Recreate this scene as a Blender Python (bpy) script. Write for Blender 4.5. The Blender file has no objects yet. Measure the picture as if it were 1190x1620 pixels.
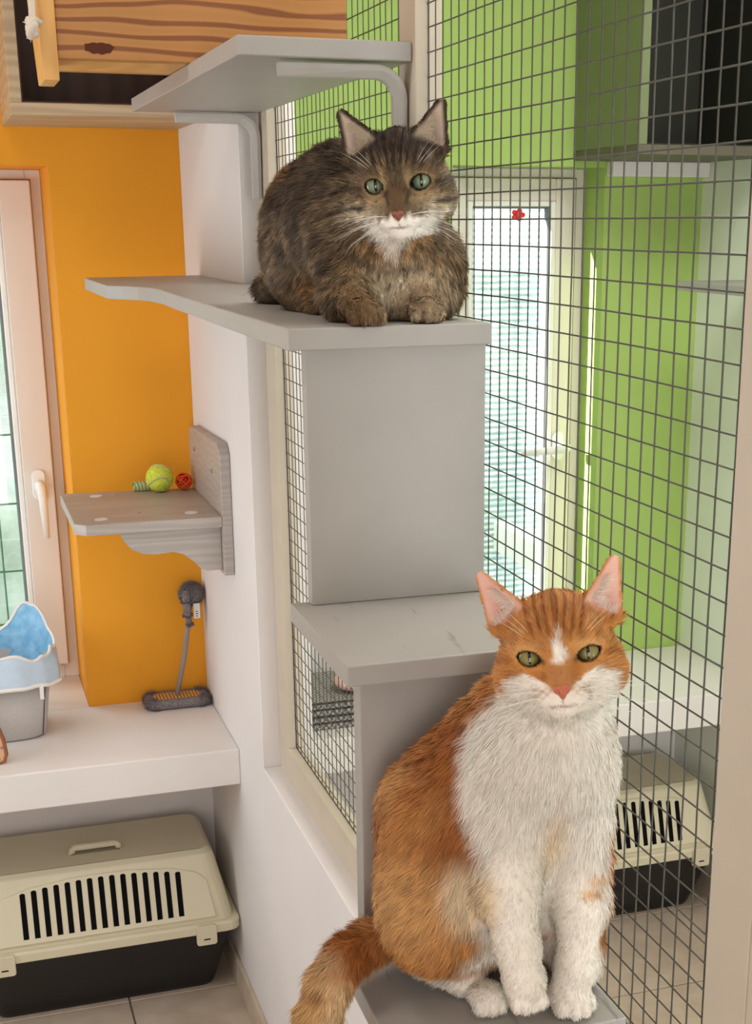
import bpy, bmesh, math, random
import numpy as np
from mathutils import Vector, Matrix

# ------------------------------------------------------------------ camera, light, exposure
S = bpy.context.scene
COL = S.collection
CAM = np.array([-0.5421, -1.3762, 1.6416])
FPX, PCX, PCY, YAW, PITCH = 2249.6, 708.5, 1040.57, 0.33395, 0.2968
FW = np.array([math.sin(YAW)*math.cos(PITCH), math.cos(YAW)*math.cos(PITCH), -math.sin(PITCH)])
RT = np.array([math.cos(YAW), -math.sin(YAW), 0.0])
UP = np.cross(RT, FW)
cam = bpy.data.cameras.new('camera'); camo = bpy.data.objects.new('camera', cam); COL.objects.link(camo)
m = Matrix.Identity(4)
for i in range(3):
    m[i][0], m[i][1], m[i][2], m[i][3] = RT[i], UP[i], -FW[i], CAM[i]
camo.matrix_world = m
cam.sensor_fit = 'HORIZONTAL'; cam.sensor_width = 36.0; cam.lens = 36.0*FPX/1190
cam.shift_x = (595-PCX)/1190; cam.shift_y = (PCY-810)/1190
cam.clip_start = 0.02; cam.clip_end = 100
S.camera = camo

S.view_settings.view_transform = 'Standard'; S.view_settings.look = 'None'
S.view_settings.gamma = 1.0; S.view_settings.use_curve_mapping = False
S.view_settings.exposure = 1.1
S.cycles.use_denoising = True
S.cycles.max_bounces = 10; S.cycles.diffuse_bounces = 6; S.cycles.transparent_max_bounces = 16
S.cycles.sample_clamp_indirect = 6.0
S.cycles.caustics_reflective = False; S.cycles.caustics_refractive = False

W = bpy.data.worlds.new('sky'); S.world = W; W.use_nodes = True
bg = W.node_tree.nodes['Background']
bg.inputs[0].default_value = (0.92, 0.96, 1.0, 1); bg.inputs[1].default_value = 1.9

sun = bpy.data.lights.new('sun', 'SUN'); suno = bpy.data.objects.new('sun', sun); COL.objects.link(suno)
sun.energy = 13.0; sun.angle = 0.012; sun.color = (1.0, 0.95, 0.86)
suno.rotation_euler = Vector((0.80, -0.36, -0.42)).to_track_quat('-Z', 'Y').to_euler()
suno.location = (0, 6, 6)
def area(name, loc, direction, sx, sy, energy, color):
    l = bpy.data.lights.new(name, 'AREA'); o = bpy.data.objects.new(name, l); COL.objects.link(o)
    l.shape = 'RECTANGLE'; l.size = sx; l.size_y = sy; l.energy = energy; l.color = color
    o.location = loc; o.rotation_euler = Vector(direction).to_track_quat('-Z', 'Z' if abs(direction[2]) < .5 else 'Y').to_euler()
area('front_fill', (-0.80, -2.55, 1.05), (0, 1, 0), 1.0, 1.7, 10, (1.0, 0.98, 0.95))  # added fill light behind the camera, no door stands there
area('side_fill', (-1.435, 1.05, 1.20), (1, 0, 0), 0.9, 1.0, 5.0, (0.80, 0.92, 1.0))  # added cool fill at the closed left wall, out of view
area('top_fill', (-0.85, 0.1, 2.52), (0, 0, -1), 0.5, 0.5, 2.5, (1.0, 0.95, 0.88))  # added overhead fill without any fixture
area('top_fill_next', (0.62, 0.3, 2.52), (0, 0, -1), 0.6, 0.9, 8, (1.0, 0.98, 0.94))  # added overhead fill that brightens the neighbouring box
area('front_fill_next', (0.68, -2.55, 1.0), (0, 1, 0), 0.9, 1.7, 13, (0.95, 0.98, 1.0))  # added fill from the unseen front of the neighbouring box

def at(px, py, ax, val):
    d = FW + RT*(px-PCX)/FPX - UP*(py-PCY)/FPX
    t = (val-CAM[ax])/d[ax]
    return CAM + t*d

# ------------------------------------------------------------------ materials
def lin(c):
    return tuple(((v/255)/12.92 if v/255 <= 0.04045 else (((v/255)+0.055)/1.055)**2.4) for v in c)
def newmat(name):
    mt = bpy.data.materials.new(name); mt.use_nodes = True
    nt = mt.node_tree
    return mt, nt, nt.nodes['Principled BSDF']
def nd(nt, t, **kw):
    n = nt.nodes.new(t)
    for k, v in kw.items():
        if k in n.inputs: n.inputs[k].default_value = v
        else: setattr(n, k, v)
    return n
def ramp(nt, stops, fac, interp='LINEAR'):
    r = nt.nodes.new('ShaderNodeValToRGB'); r.color_ramp.interpolation = interp
    e = r.color_ramp.elements
    while len(e) < len(stops): e.new(0.5)
    for i, (p, c) in enumerate(stops):
        e[i].position = p; e[i].color = (*c, 1) if len(c) == 3 else c
    nt.links.new(fac, r.inputs[0]); return r
def paint(name, rgb, rough=0.55, var=0.05, scale=9.0, bump=0.02, bscale=220.0, spec=0.4):
    """painted surface: base colour with faint mottling and a fine relief"""
    mt, nt, b = newmat(name); c = lin(rgb)
    tc = nd(nt, 'ShaderNodeTexCoord')
    n = nd(nt, 'ShaderNodeTexNoise', Scale=scale, Detail=3.0)
    nt.links.new(tc.outputs['Object'], n.inputs['Vector'])
    r = ramp(nt, [(0.3, tuple(v*(1-var) for v in c)), (0.7, tuple(min(1, v*(1+var)) for v in c))], n.outputs[0])
    nt.links.new(r.outputs[0], b.inputs['Base Color'])
    b.inputs['Roughness'].default_value = rough; b.inputs['Specular IOR Level'].default_value = spec
    n2 = nd(nt, 'ShaderNodeTexNoise', Scale=bscale, Detail=2.0)
    nt.links.new(tc.outputs['Object'], n2.inputs['Vector'])
    bp = nd(nt, 'ShaderNodeBump', Strength=bump*5, Distance=0.001)
    nt.links.new(n2.outputs[0], bp.inputs['Height']); nt.links.new(bp.outputs[0], b.inputs['Normal'])
    return mt
def scratched(mt, scale=(55, 9, 9), lo=.66, hi=.74, k=.72):
    """thin claw marks worn into a painted board"""
    nt = mt.node_tree; b = nt.nodes['Principled BSDF']; src = b.inputs['Base Color'].links[0].from_socket
    tc = nd(nt, 'ShaderNodeTexCoord'); mp = nd(nt, 'ShaderNodeMapping'); mp.inputs['Scale'].default_value = scale; mp.inputs['Rotation'].default_value = (0, 0, .5)
    nt.links.new(tc.outputs['Object'], mp.inputs[0]); n = nd(nt, 'ShaderNodeTexNoise', Scale=1.6, Detail=2.0); nt.links.new(mp.outputs[0], n.inputs[0])
    r = ramp(nt, [(lo, (1, 1, 1)), (hi, (k, k*.96, k*.92))], n.outputs[0])
    mx = nd(nt, 'ShaderNodeMix', data_type='RGBA', blend_type='MULTIPLY'); ge = nd(nt, 'ShaderNodeNewGeometry'); sx_ = nd(nt, 'ShaderNodeSeparateXYZ'); nt.links.new(ge.outputs['Normal'], sx_.inputs[0]); nt.links.new(sx_.outputs[2], mx.inputs[0])
    nt.links.new(src, mx.inputs[6]); nt.links.new(r.outputs[0], mx.inputs[7]); nt.links.new(mx.outputs[2], b.inputs['Base Color'])
def wood(name, stops, scale=(1, 1, 1), rough=0.5, wave=3.0, dist=6.0, bump=0.1, axis='Z', detail=2.5, fine=60):
    """sawn board: distorted bands along the grain plus fine fibres"""
    mt, nt, b = newmat(name)
    tc = nd(nt, 'ShaderNodeTexCoord'); mp = nd(nt, 'ShaderNodeMapping'); mp.inputs['Scale'].default_value = scale
    nt.links.new(tc.outputs['Object'], mp.inputs[0])
    w = nd(nt, 'ShaderNodeTexWave', Scale=wave, Distortion=dist, Detail=detail); w.inputs['Detail Scale'].default_value = 1.2
    w.wave_type = 'BANDS'; w.bands_direction = axis
    nt.links.new(mp.outputs[0], w.inputs[0])
    n = nd(nt, 'ShaderNodeTexNoise', Scale=fine, Detail=4.0); nt.links.new(mp.outputs[0], n.inputs[0])
    mx = nd(nt, 'ShaderNodeMath', operation='MULTIPLY_ADD'); mx.inputs[1].default_value = 0.35
    nt.links.new(n.outputs[0], mx.inputs[0]); nt.links.new(w.outputs['Fac'], mx.inputs[2])
    r = ramp(nt, [(p, lin(c)) for p, c in stops], mx.outputs[0])
    nt.links.new(r.outputs[0], b.inputs['Base Color']); b.inputs['Roughness'].default_value = rough
    bp = nd(nt, 'ShaderNodeBump', Strength=bump, Distance=0.002)
    nt.links.new(mx.outputs[0], bp.inputs['Height']); nt.links.new(bp.outputs[0], b.inputs['Normal'])
    return mt
def plain(name, rgb, rough=0.5, spec=0.5, metal=0.0):
    mt, nt, b = newmat(name); b.inputs['Base Color'].default_value = (*lin(rgb), 1)
    b.inputs['Roughness'].default_value = rough; b.inputs['Specular IOR Level'].default_value = spec; b.inputs['Metallic'].default_value = metal
    n = nd(nt, 'ShaderNodeTexNoise', Scale=400.0); bp = nd(nt, 'ShaderNodeBump', Strength=0.03, Distance=0.0005)
    tc = nd(nt, 'ShaderNodeTexCoord'); nt.links.new(tc.outputs['Object'], n.inputs['Vector'])
    nt.links.new(n.outputs[0], bp.inputs['Height']); nt.links.new(bp.outputs[0], b.inputs['Normal'])
    return mt

M = {}
M['wall_white'] = paint('white_plaster', (228, 223, 221), 0.8, 0.015, 5, 0.03, 150)
M['wall_mint'] = paint('pale_plaster_next', (232, 238, 230), 0.7, 0.01, 5, 0.03, 150)
M['orange'] = paint('orange_plaster', (233, 157, 33), 0.75, 0.03, 4, 0.03, 150)
M['green'] = paint('green_plaster', (164, 192, 104), 0.75, 0.02, 4, 0.03, 150)
M['shelf'] = paint('grey_shelf_paint', (167, 162, 156), 0.42, 0.03, 14, 0.02, 90)
scratched(M['shelf'])
M['cream'] = paint('cream_frame_paint', (200, 187, 168), 0.45, 0.03, 12, 0.02, 90)
M['ledge'] = paint('ledge_paint', (232, 226, 222), 0.6, 0.02, 6, 0.02, 150)
M['ceiling'] = paint('ceiling_white', (232, 230, 226), 0.85)
M['pvc'] = paint('window_pvc', (226, 217, 208), 0.35, 0.01, 4, 0.0)
M['wire'] = plain('galvanised_wire', (84, 82, 74), 0.5, 0.4, 0.3)
M['dark_in'] = wood('dark_laminate', [(0.2, (74, 46, 34)), (1.1, (88, 56, 42))], (8, 8, 1), 0.5, 0.8, 4.0, 0.01, 'X')
M['oak'] = wood('light_oak', [(0.15, (178, 154, 122)), (0.7, (188, 164, 130)), (1.1, (198, 174, 140))], (3, 12, 30), 0.5, 0.5, 8.0, 0.03, 'Z')
M['pine'] = wood('pine', [(0.1, (172, 118, 60)), (0.75, (178, 124, 66)), (1.0, (154, 98, 48)), (1.1, (128, 74, 32))], (2.2, 4, 9), 0.42, 1.9, 5.5, 0.03, 'Z', 1.2, 6)
M['pine_lit'] = wood('pine_lit', [(0.2, (220, 168, 98)), (1.1, (208, 154, 84))], (4, 4, 4), 0.5, 1.5, 6, 0.02, 'X')  # lighter copy of the pine: window light painted into underside and end plank
M['laminate'] = wood('grey_oak_laminate', [(0.0, (168, 158, 150)), (0.7, (174, 164, 157)), (1.3, (180, 171, 164))], (6, 30, 70), 0.4, 0.3, 14.0, 0.02, 'Z', 5.0, 2.0)
M['beige'] = paint('beige_plastic', (214, 205, 178), 0.38, 0.01, 8, 0.02, 300)
M['black'] = plain('black_plastic', (26, 25, 26), 0.4)
M['slot'] = plain('carrier_inside', (12, 12, 12), 0.8, 0.1)
M['white_plastic'] = plain('white_plastic', (238, 236, 232), 0.3)
M['bracket'] = paint('bracket_grey', (186, 181, 174), 0.35, 0.02, 40, 0.02)
M['felt'] = plain('white_felt', (224, 218, 216), 0.9, 0.1)
M['screw'] = plain('screw_metal', (176, 170, 164), 0.3, 0.5, 0.9)
M['rope'] = plain('cotton_rope', (214, 200, 184), 0.9, 0.1)
M['knot'] = plain('pine_knot', (84, 40, 22), 0.6, 0.2)
M['gap'] = plain('rubber_gasket', (120, 92, 62), 0.7, 0.2)
M['gasket'] = plain('grey_gasket', (120, 124, 126), 0.6, 0.3)

def glass_mat():
    mt, nt, b = newmat('window_glass'); nt.nodes.remove(b)
    tr = nd(nt, 'ShaderNodeBsdfTransparent'); tr.inputs[0].default_value = (0.93, 0.97, 0.96, 1)
    gl = nd(nt, 'ShaderNodeBsdfGlossy', Roughness=0.02); mx = nd(nt, 'ShaderNodeMixShader'); mx.inputs[0].default_value = 0.05
    nt.links.new(tr.outputs[0], mx.inputs[1]); nt.links.new(gl.outputs[0], mx.inputs[2])
    nt.links.new(mx.outputs[0], nt.nodes['Material Output'].inputs[0]); return mt
M['glass'] = glass_mat()
def tile_mat():
    mt, nt, b = newmat('floor_tile')
    tc = nd(nt, 'ShaderNodeTexCoord'); oi = nd(nt, 'ShaderNodeObjectInfo')
    ad = nd(nt, 'ShaderNodeVectorMath', operation='ADD'); nt.links.new(tc.outputs['Object'], ad.inputs[0]); nt.links.new(oi.outputs['Location'], ad.inputs[1])
    n = nd(nt, 'ShaderNodeTexNoise', Scale=14.0, Detail=6.0); nt.links.new(ad.outputs[0], n.inputs[0])
    r = ramp(nt, [(0.3, lin((188, 168, 148))), (0.7, lin((210, 192, 172)))], n.outputs[0])
    nt.links.new(r.outputs[0], b.inputs['Base Color']); b.inputs['Roughness'].default_value = 0.35
    return mt
M['tile'] = tile_mat()
M['grout'] = plain('grout', (128, 114, 100), 0.9, 0.1)

# ------------------------------------------------------------------ mesh helpers
def wloc(o):
    v = Vector((0, 0, 0))
    while o is not None:
        v = v + o.location; o = o.parent
    return v
def link(name, verts, faces, mat, parent=None, origin=None, smooth=False, bevel=0.0, seg=2):
    """one mesh object from world-space vertices; its origin is the parent's or the base centre"""
    v = np.array(verts, float)
    if origin is None:
        origin = np.array([(v[:, 0].min()+v[:, 0].max())/2, (v[:, 1].min()+v[:, 1].max())/2, v[:, 2].min()])
    me = bpy.data.meshes.new(name)
    me.from_pydata([tuple(p) for p in (v-np.array(origin))], [], faces)
    bm = bmesh.new(); bm.from_mesh(me)
    bmesh.ops.recalc_face_normals(bm, faces=bm.faces)
    if bevel > 0:
        es = [e for e in bm.edges if len(e.link_faces) == 2 and e.calc_face_angle(0) > 0.6]
        bmesh.ops.bevel(bm, geom=es, offset=bevel, segments=seg, affect='EDGES', profile=0.5)
    bm.to_mesh(me); bm.free()
    if smooth:
        me.polygons.foreach_set('use_smooth', [True]*len(me.polygons))
    if mat: me.materials.append(M[mat] if isinstance(mat, str) else mat)
    o = bpy.data.objects.new(name, me); COL.objects.link(o)
    if parent is not None:
        o.parent = parent; o.location = Vector(origin) - wloc(parent)
    else:
        o.location = Vector(origin)
    return o
def boxg(x0, x1, y0, y1, z0, z1):
    v = [(x, y, z) for z in (z0, z1) for y in (y0, y1) for x in (x0, x1)]
    f = [(0, 2, 3, 1), (4, 5, 7, 6), (0, 1, 5, 4), (2, 6, 7, 3), (0, 4, 6, 2), (1, 3, 7, 5)]
    return v, f
def box(name, b, mat, parent=None, bevel=0.0, seg=2):
    v, f = boxg(*b); return link(name, v, f, mat, parent, bevel=bevel, seg=seg)
def merge(parts):
    V, Fc = [], []
    for v, f in parts:
        n = len(V); V += list(map(tuple, v)); Fc += [tuple(i+n for i in q) for q in f]
    return V, Fc
def prismg(poly, ax, a, b):
    """polygon (2-D, in the two other axes in order) extruded along axis ax from a to b"""
    def mk(p, t):
        return {0: (t, p[0], p[1]), 1: (p[0], t, p[1]), 2: (p[0], p[1], t)}[ax]
    n = len(poly); v = [mk(p, a) for p in poly]+[mk(p, b) for p in poly]
    f = [tuple(range(n)), tuple(range(2*n-1, n-1, -1))]+[(i, (i+1) % n, (i+1) % n+n, i+n) for i in range(n)]
    return v, f
def prism(name, poly, ax, a, b, mat, parent=None, bevel=0.0):
    v, f = prismg(poly, ax, a, b); return link(name, v, f, mat, parent, bevel=bevel)
def tubeg(path, rad, n=8, caps=True):
    P = [np.array(p, float) for p in path]; R = rad if hasattr(rad, '__len__') else [rad]*len(P)
    V, Fc = [], []; u = None
    for i, p in enumerate(P):
        t = P[min(i+1, len(P)-1)]-P[max(i-1, 0)]; t = t/np.linalg.norm(t)
        if u is None:
            a = np.array([0, 0, 1.0]) if abs(t[2]) < 0.9 else np.array([1.0, 0, 0]); u = np.cross(t, a)
        u = u-t*(u@t); u = u/np.linalg.norm(u); w = np.cross(t, u)
        for k in range(n):
            an = 2*math.pi*k/n; V.append(tuple(p+R[i]*(math.cos(an)*u+math.sin(an)*w)))
    for i in range(len(P)-1):
        for k in range(n):
            Fc.append((i*n+k, i*n+(k+1) % n, (i+1)*n+(k+1) % n, (i+1)*n+k))
    if caps: Fc += [tuple(range(n-1, -1, -1)), tuple((len(P)-1)*n+k for k in range(n))]
    return V, Fc
def tube(name, path, rad, mat, parent=None, n=8):
    v, f = tubeg(path, rad, n); return link(name, v, f, mat, parent, smooth=True)
def ballg(c, r, nu=20, nv=12):
    r = r if hasattr(r, '__len__') else (r, r, r); V = [(c[0], c[1], c[2]-r[2])]; Fc = []
    for j in range(1, nv):
        a = math.pi*j/nv
        for i in range(nu):
            b = 2*math.pi*i/nu
            V.append((c[0]+r[0]*math.sin(a)*math.cos(b), c[1]+r[1]*math.sin(a)*math.sin(b), c[2]-r[2]*math.cos(a)))
    V.append((c[0], c[1], c[2]+r[2]))
    for i in range(nu):
        Fc.append((0, 1+(i+1) % nu, 1+i)); Fc.append((len(V)-1, 1+(nv-2)*nu+i, 1+(nv-2)*nu+(i+1) % nu))
    for j in range(nv-2):
        for i in range(nu):
            Fc.append((1+j*nu+i, 1+j*nu+(i+1) % nu, 1+(j+1)*nu+(i+1) % nu, 1+(j+1)*nu+i))
    return V, Fc
def cylg(c, r, ax, a, b, n=20):
    poly = [(c[0]+r*math.cos(2*math.pi*i/n), c[1]+r*math.sin(2*math.pi*i/n)) for i in range(n)]
    return prismg(poly, ax, a, b)
def empty(name, loc, label, cat, group=None):
    o = bpy.data.objects.new(name, None); COL.objects.link(o); o.location = Vector(loc); o.empty_display_size = 0.05
    tag(o, label, cat, group); return o
def tag(o, label, cat, group=None, kind=None):
    o['label'] = label; o['category'] = cat
    if group: o['group'] = group
    if kind: o['kind'] = kind
    return o
def struct(o, label, cat):
    o['kind'] = 'structure'; o['label'] = label; o['category'] = cat; return o
def roundpoly(x0, x1, z0, z1, r, n=5):
    P = []
    for cx, cz, a0 in ((x1-r, z1-r, 0), (x0+r, z1-r, 90), (x0+r, z0+r, 180), (x1-r, z0+r, 270)):
        for i in range(n+1):
            a = math.radians(a0+90*i/n); P.append((cx+r*math.cos(a), cz+r*math.sin(a)))
    return P

# ------------------------------------------------------------------ the setting
XF, XW, YO, YR, ZL = -0.0158, -0.049, 1.725, 1.11, 0.609
XN, XNW = 0.049, 1.162           # neighbour face of the partition, neighbour's far side wall
XL, YB, ZC = -1.45, -2.6, 2.55   # left wall, open back end, ceiling
# floor: bedding plus single tiles
fl = struct(box('floor', (XL-.1, XNW+.1, YB, 2.1, -0.06, -0.004), 'grout'), 'beige tiled floor', 'floor')
T = 0.332
tv, tf = boxg(-T/2+.002, T/2-.002, -T/2+.002, T/2-.002, -0.004, 0.0)
tile0 = None
for ix in range(-3, 6):
    for iy in range(-3, 8):
        cx0 = -0.294+T/2+ix*T-T; cy0 = 1.476-T/2+(iy-5)*T
        if cy0 > 1.9 or cx0 < XL or cx0 > XNW+.1: continue
        if cy0 < -0.6: continue
        if tile0 is None:
            tile0 = link('tile', [(x+cx0, y+cy0, z) for x, y, z in tv], tf, 'tile', fl, bevel=0.0012, seg=1)
        else:
            o = tile0.copy(); COL.objects.link(o); o.parent = fl; o.location = tile0.location + Vector((cx0-tl0[0], cy0-tl0[1], 0))
        if tile0 and 'tl0' not in globals(): tl0 = (cx0, cy0)
ce = struct(box('ceiling', (XL-.1, XNW+.1, YB, 2.1, ZC, ZC+.1), 'ceiling'), 'plain white ceiling above the picture', 'ceiling')

# far wall: orange on this side, green next door, each with a window recess that stands on the ledge
WX0, WX1, WZ1 = -0.98, -0.3125, 1.751
v, f = merge([boxg(XL, WX0, YO, 2.06, 0.5, ZC), boxg(WX0, WX1, YO, 2.06, WZ1, ZC), boxg(WX1, 0.0, YO, 2.06, 0.5, ZC)])
struct(link('wall_back', v, f, 'orange'), 'orange painted wall behind the window and shelves', 'wall')
NX0, NX1, NZ1, NY = 0.545, 0.912, 1.762, 1.84
v, f = merge([boxg(0.0, NX0, YO, 1.905, 0.5, ZC), boxg(NX0, NX1, YO, 1.905, NZ1, ZC), boxg(NX1, XNW+.1, YO, 1.905, 0.5, ZC), boxg(NX0, NX1, NY+.0605, 1.905, 0.5, 0.62)])
struct(link('wall_back_green', v, f, 'green'), 'green painted wall of the neighbouring box seen through the mesh', 'wall')
v, f = boxg(XL, XNW+.1, YO, 2.06, 0.0, 0.5)
struct(link('wall_back_lower', v, f, 'wall_white'), 'white lower wall behind the pet carriers under the ledge', 'wall')
# partition: solid pier and low wall with the meshed opening
v, f = merge([boxg(XW, XN, YR, YO, 0, ZC), boxg(XW, XN, -0.72, YR, 0, 0.656), boxg(XW, XN, YB, -0.72, 0, ZC), boxg(XW, XN, -0.72, YR, 2.2, ZC)])
struct(link('wall_right', v, f, 'wall_white', bevel=0.0015, seg=1), 'white plastered partition with a pier and a low wall', 'wall')
struct(box('wall_left', (XL-.1, XL, YB, 2.06, 0, ZC), 'wall_white'), 'white side wall outside the picture', 'wall')
struct(box('wall_front', (XL-.1, XNW+.1, YB-.1, YB, 0, ZC), 'wall_white'), 'white wall behind the camera', 'wall')
struct(box('wall_right_far', (XNW, XNW+.1, YB, YO, 0, ZC), 'wall_mint'), 'white side wall of the neighbouring box', 'wall')
# plinth tiles along the partition
bb = bpy.data.objects.new('baseboard_right', None); COL.objects.link(bb); bb.location = (XW-.005, 0.9, 0)
struct(bb, 'beige tile skirting along the foot of the white partition', 'baseboard')
for y0, y1 in ((1.452, YO), (1.12, 1.449), (0.788, 1.117), (0.456, 0.785), (0.12, 0.453)):
    box('tile', (XW-.009, XW, y0, y1, 0.0, 0.072), 'tile', bb, bevel=0.0015, seg=1)
bn = bpy.data.objects.new('baseboard_far', None); COL.objects.link(bn); bn.location = (XNW-.005, 0.9, 0)
struct(bn, 'beige tile skirting in the neighbouring box', 'baseboard')
for y0, y1 in ((1.452, YO), (1.12, 1.449), (0.788, 1.117), (0.456, 0.785)):
    box('tile', (XNW-.009, XNW, y0, y1, 0.0, 0.072), 'tile', bn, bevel=0.0015, seg=1)
# masonry ledges
v, f = merge([boxg(XL, XW, 1.35, YO, 0.531, ZL), boxg(WX0, WX1, YO, 2.06, 0.531, ZL)])
struct(link('trim_1', v, f, 'ledge', bevel=0.003), 'white masonry ledge under the window and orange wall', 'ledge')
v, f = merge([boxg(XN, XNW, 1.345, YO, 0.531, ZL), boxg(NX0, NX1, YO, NY+.06, 0.531, ZL)])
struct(link('trim_2', v, f, 'ledge', bevel=0.003), 'white masonry ledge in the neighbouring box behind the mesh', 'ledge')

def window(name, label, x0, x1, z0, z1, yf, handle_side, horiz, sw=0.066, pj=0.022):
    """PVC window: outer frame, sash with glazing bead, pane, gasket and handle; yf is the room face of the outer frame"""
    w = bpy.data.objects.new(name, None); COL.objects.link(w); w.location = ((x0+x1)/2, yf, z0); struct(w, label, 'window')
    fw_ = 0.032
    def ringg(a0, a1, b0, b1, t, ya, yb):
        return merge([boxg(a0, a0+t, ya, yb, b0, b1), boxg(a1-t, a1, ya, yb, b0, b1), boxg(a0+t, a1-t, ya, yb, b0, b0+t), boxg(a0+t, a1-t, ya, yb, b1-t, b1)])
    v, f = ringg(x0, x1, z0, z1, fw_, yf, yf+.06); link('window_frame', v, f, 'pvc', w, bevel=0.002)
    a0, a1, b0, b1 = x0+.024, x1-.024, z0+.038, z1-.022
    v, f = ringg(a0-.002, a1+.002, b0-.002, b1+.002, .004, yf-.006, yf); link('gasket', v, f, 'gap', w)
    sh = bpy.data.objects.new('sash', None)
    v, f = ringg(a0, a1, b0, b1, sw, yf-pj, yf+.05); sash = link('sash', v, f, 'pvc', w, bevel=0.003)
    c0, c1, d0, d1 = a0+sw, a1-sw, b0+sw, b1-sw
    v, f = ringg(c0, c1, d0, d1, 0.012, yf-.012, yf+.02); link('glazing_bead', v, f, 'white_plastic', sash, bevel=0.003)
    v, f = ringg(c0+.012, c1-.012, d0+.012, d1-.012, 0.005, yf+.0, yf+.02); link('gasket', v, f, 'gasket', sash)
    box('pane', (c0+.012, c1-.012, yf+.008, yf+.012, d0+.012, d1-.012), 'glass', sash)
    hx = a1-.034 if handle_side > 0 else a0+.034; hz = horiz
    v, f = prismg(roundpoly(hx-.015, hx+.015, hz-.035, hz+.035, .014), 1, yf-pj-.008, yf-pj); hd = link('handle', v, f, 'white_plastic', sash, bevel=0.002)
    v, f = cylg((hx, hz), .011, 1, yf-.062, yf-.03, 14); link('neck', v, f, 'white_plastic', sash, smooth=False, bevel=0.002)
    return w, sash, hx, hz, yf
w1, sash1, hx, hz, yf = window('window_1', 'cream window with a white lever handle in the orange wall', WX0, WX1, ZL, WZ1, 1.965, 1, 1.075)
tube('lever', [(hx, yf-.058, hz+.012), (hx+.002, yf-.062, hz), (hx+.004, yf-.066, hz-.03), (hx+.006, yf-.064, hz-.115)], [.008, .0105, .0095, .007], 'white_plastic', sash1, 10)
w2, sash2, hx, hz, yf = window('window_2', 'window in the green wall of the neighbouring box', NX0, NX1, ZL+.01, NZ1, NY, 1, 1.12, 0.05, 0.010)
tube('lever', [(hx+.012, yf-.058, hz), (hx, yf-.062, hz), (hx-.03, yf-.066, hz-.003), (hx-.115, yf-.064, hz-.006)], [.008, .0105, .0095, .007], 'white_plastic', sash2, 10)

# ------------------------------------------------------------------ timber frame with wire mesh
pf = empty('mesh_partition_frame', (0, 0.3, 0.656), 'cream timber frame holding the welded wire mesh', 'partition')
FT = 0.0158
box('bottom_rail', (-FT, FT, -0.72, YR, 0.656, 0.7165), 'cream', pf, bevel=0.0015)
box('stile', (-FT, FT, 1.0357, YR, 0.7165, 2.2), 'cream', pf, bevel=0.0015)
box('mullion', (-FT, FT, 0.2515, 0.3115, 0.7165, 2.2), 'cream', pf, bevel=0.0015)
box('stile', (-FT, FT, -0.548, -0.486, 0.7165, 2.2), 'cream', pf, bevel=0.0015)
box('stile_cover', (-FT, FT, -0.72, -0.549, 0.7165, 2.2), 'cream', pf, bevel=0.0015)
box('top_rail', (-FT, FT, -0.486, 1.0357, 2.14, 2.2), 'cream', pf)
rng = random.Random(4)
def wiregrid(name, y0, y1, z0, z1, yph, zph):
    P = 0.0254; parts = []; r = 0.00082
    k0 = math.ceil((y0-yph)/P); k1 = math.floor((y1-yph)/P)
    zs = np.linspace(z0, z1, 46); ys = np.linspace(y0, y1, 14)
    for k in range(k0, k1+1):
        y = yph+k*P; ph = rng.uniform(0, 6.28); a = rng.uniform(0.0002, 0.0009)
        path = [(0.0009+0.0003*math.sin(9*z+ph), y+a*math.sin(11*z+ph)+rng.uniform(-.0003, .0003), z) for z in zs]
        parts.append(tubeg(path, r, 5))
    k0 = math.ceil((z0-zph)/P); k1 = math.floor((z1-zph)/P)
    for k in range(k0, k1+1):
        z = zph+k*P; ph = rng.uniform(0, 6.28); a = rng.uniform(0.0001, 0.0006)
        path = [(-0.0009+0.0003*math.sin(9*y+ph), y, z+a*math.sin(9*y+ph)+rng.uniform(-.0002, .0002)) for y in ys]
        parts.append(tubeg(path, r, 5))
    for a_, b_ in (((y0+.001, z0), (y0+.001, z1)), ((y1-.001, z0), (y1-.001, z1)), ((y0, z0+.001), (y1, z0+.001))):
        parts.append(tubeg([(0.0, *a_), (0.0, *b_)], .0011, 5))
    v, f = merge(parts)
    o = link(name, v, f, 'wire', pf, smooth=True); o['kind'] = 'stuff'; o['label'] = 'galvanised welded wire mesh'
wiregrid('wire_mesh', -0.4865, 0.2515, 0.7165, 2.14, 0.0, 1.823)
wiregrid('wire_mesh', 0.3115, 1.0357, 0.7165, 2.14, 0.0105, 1.8205)

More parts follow.
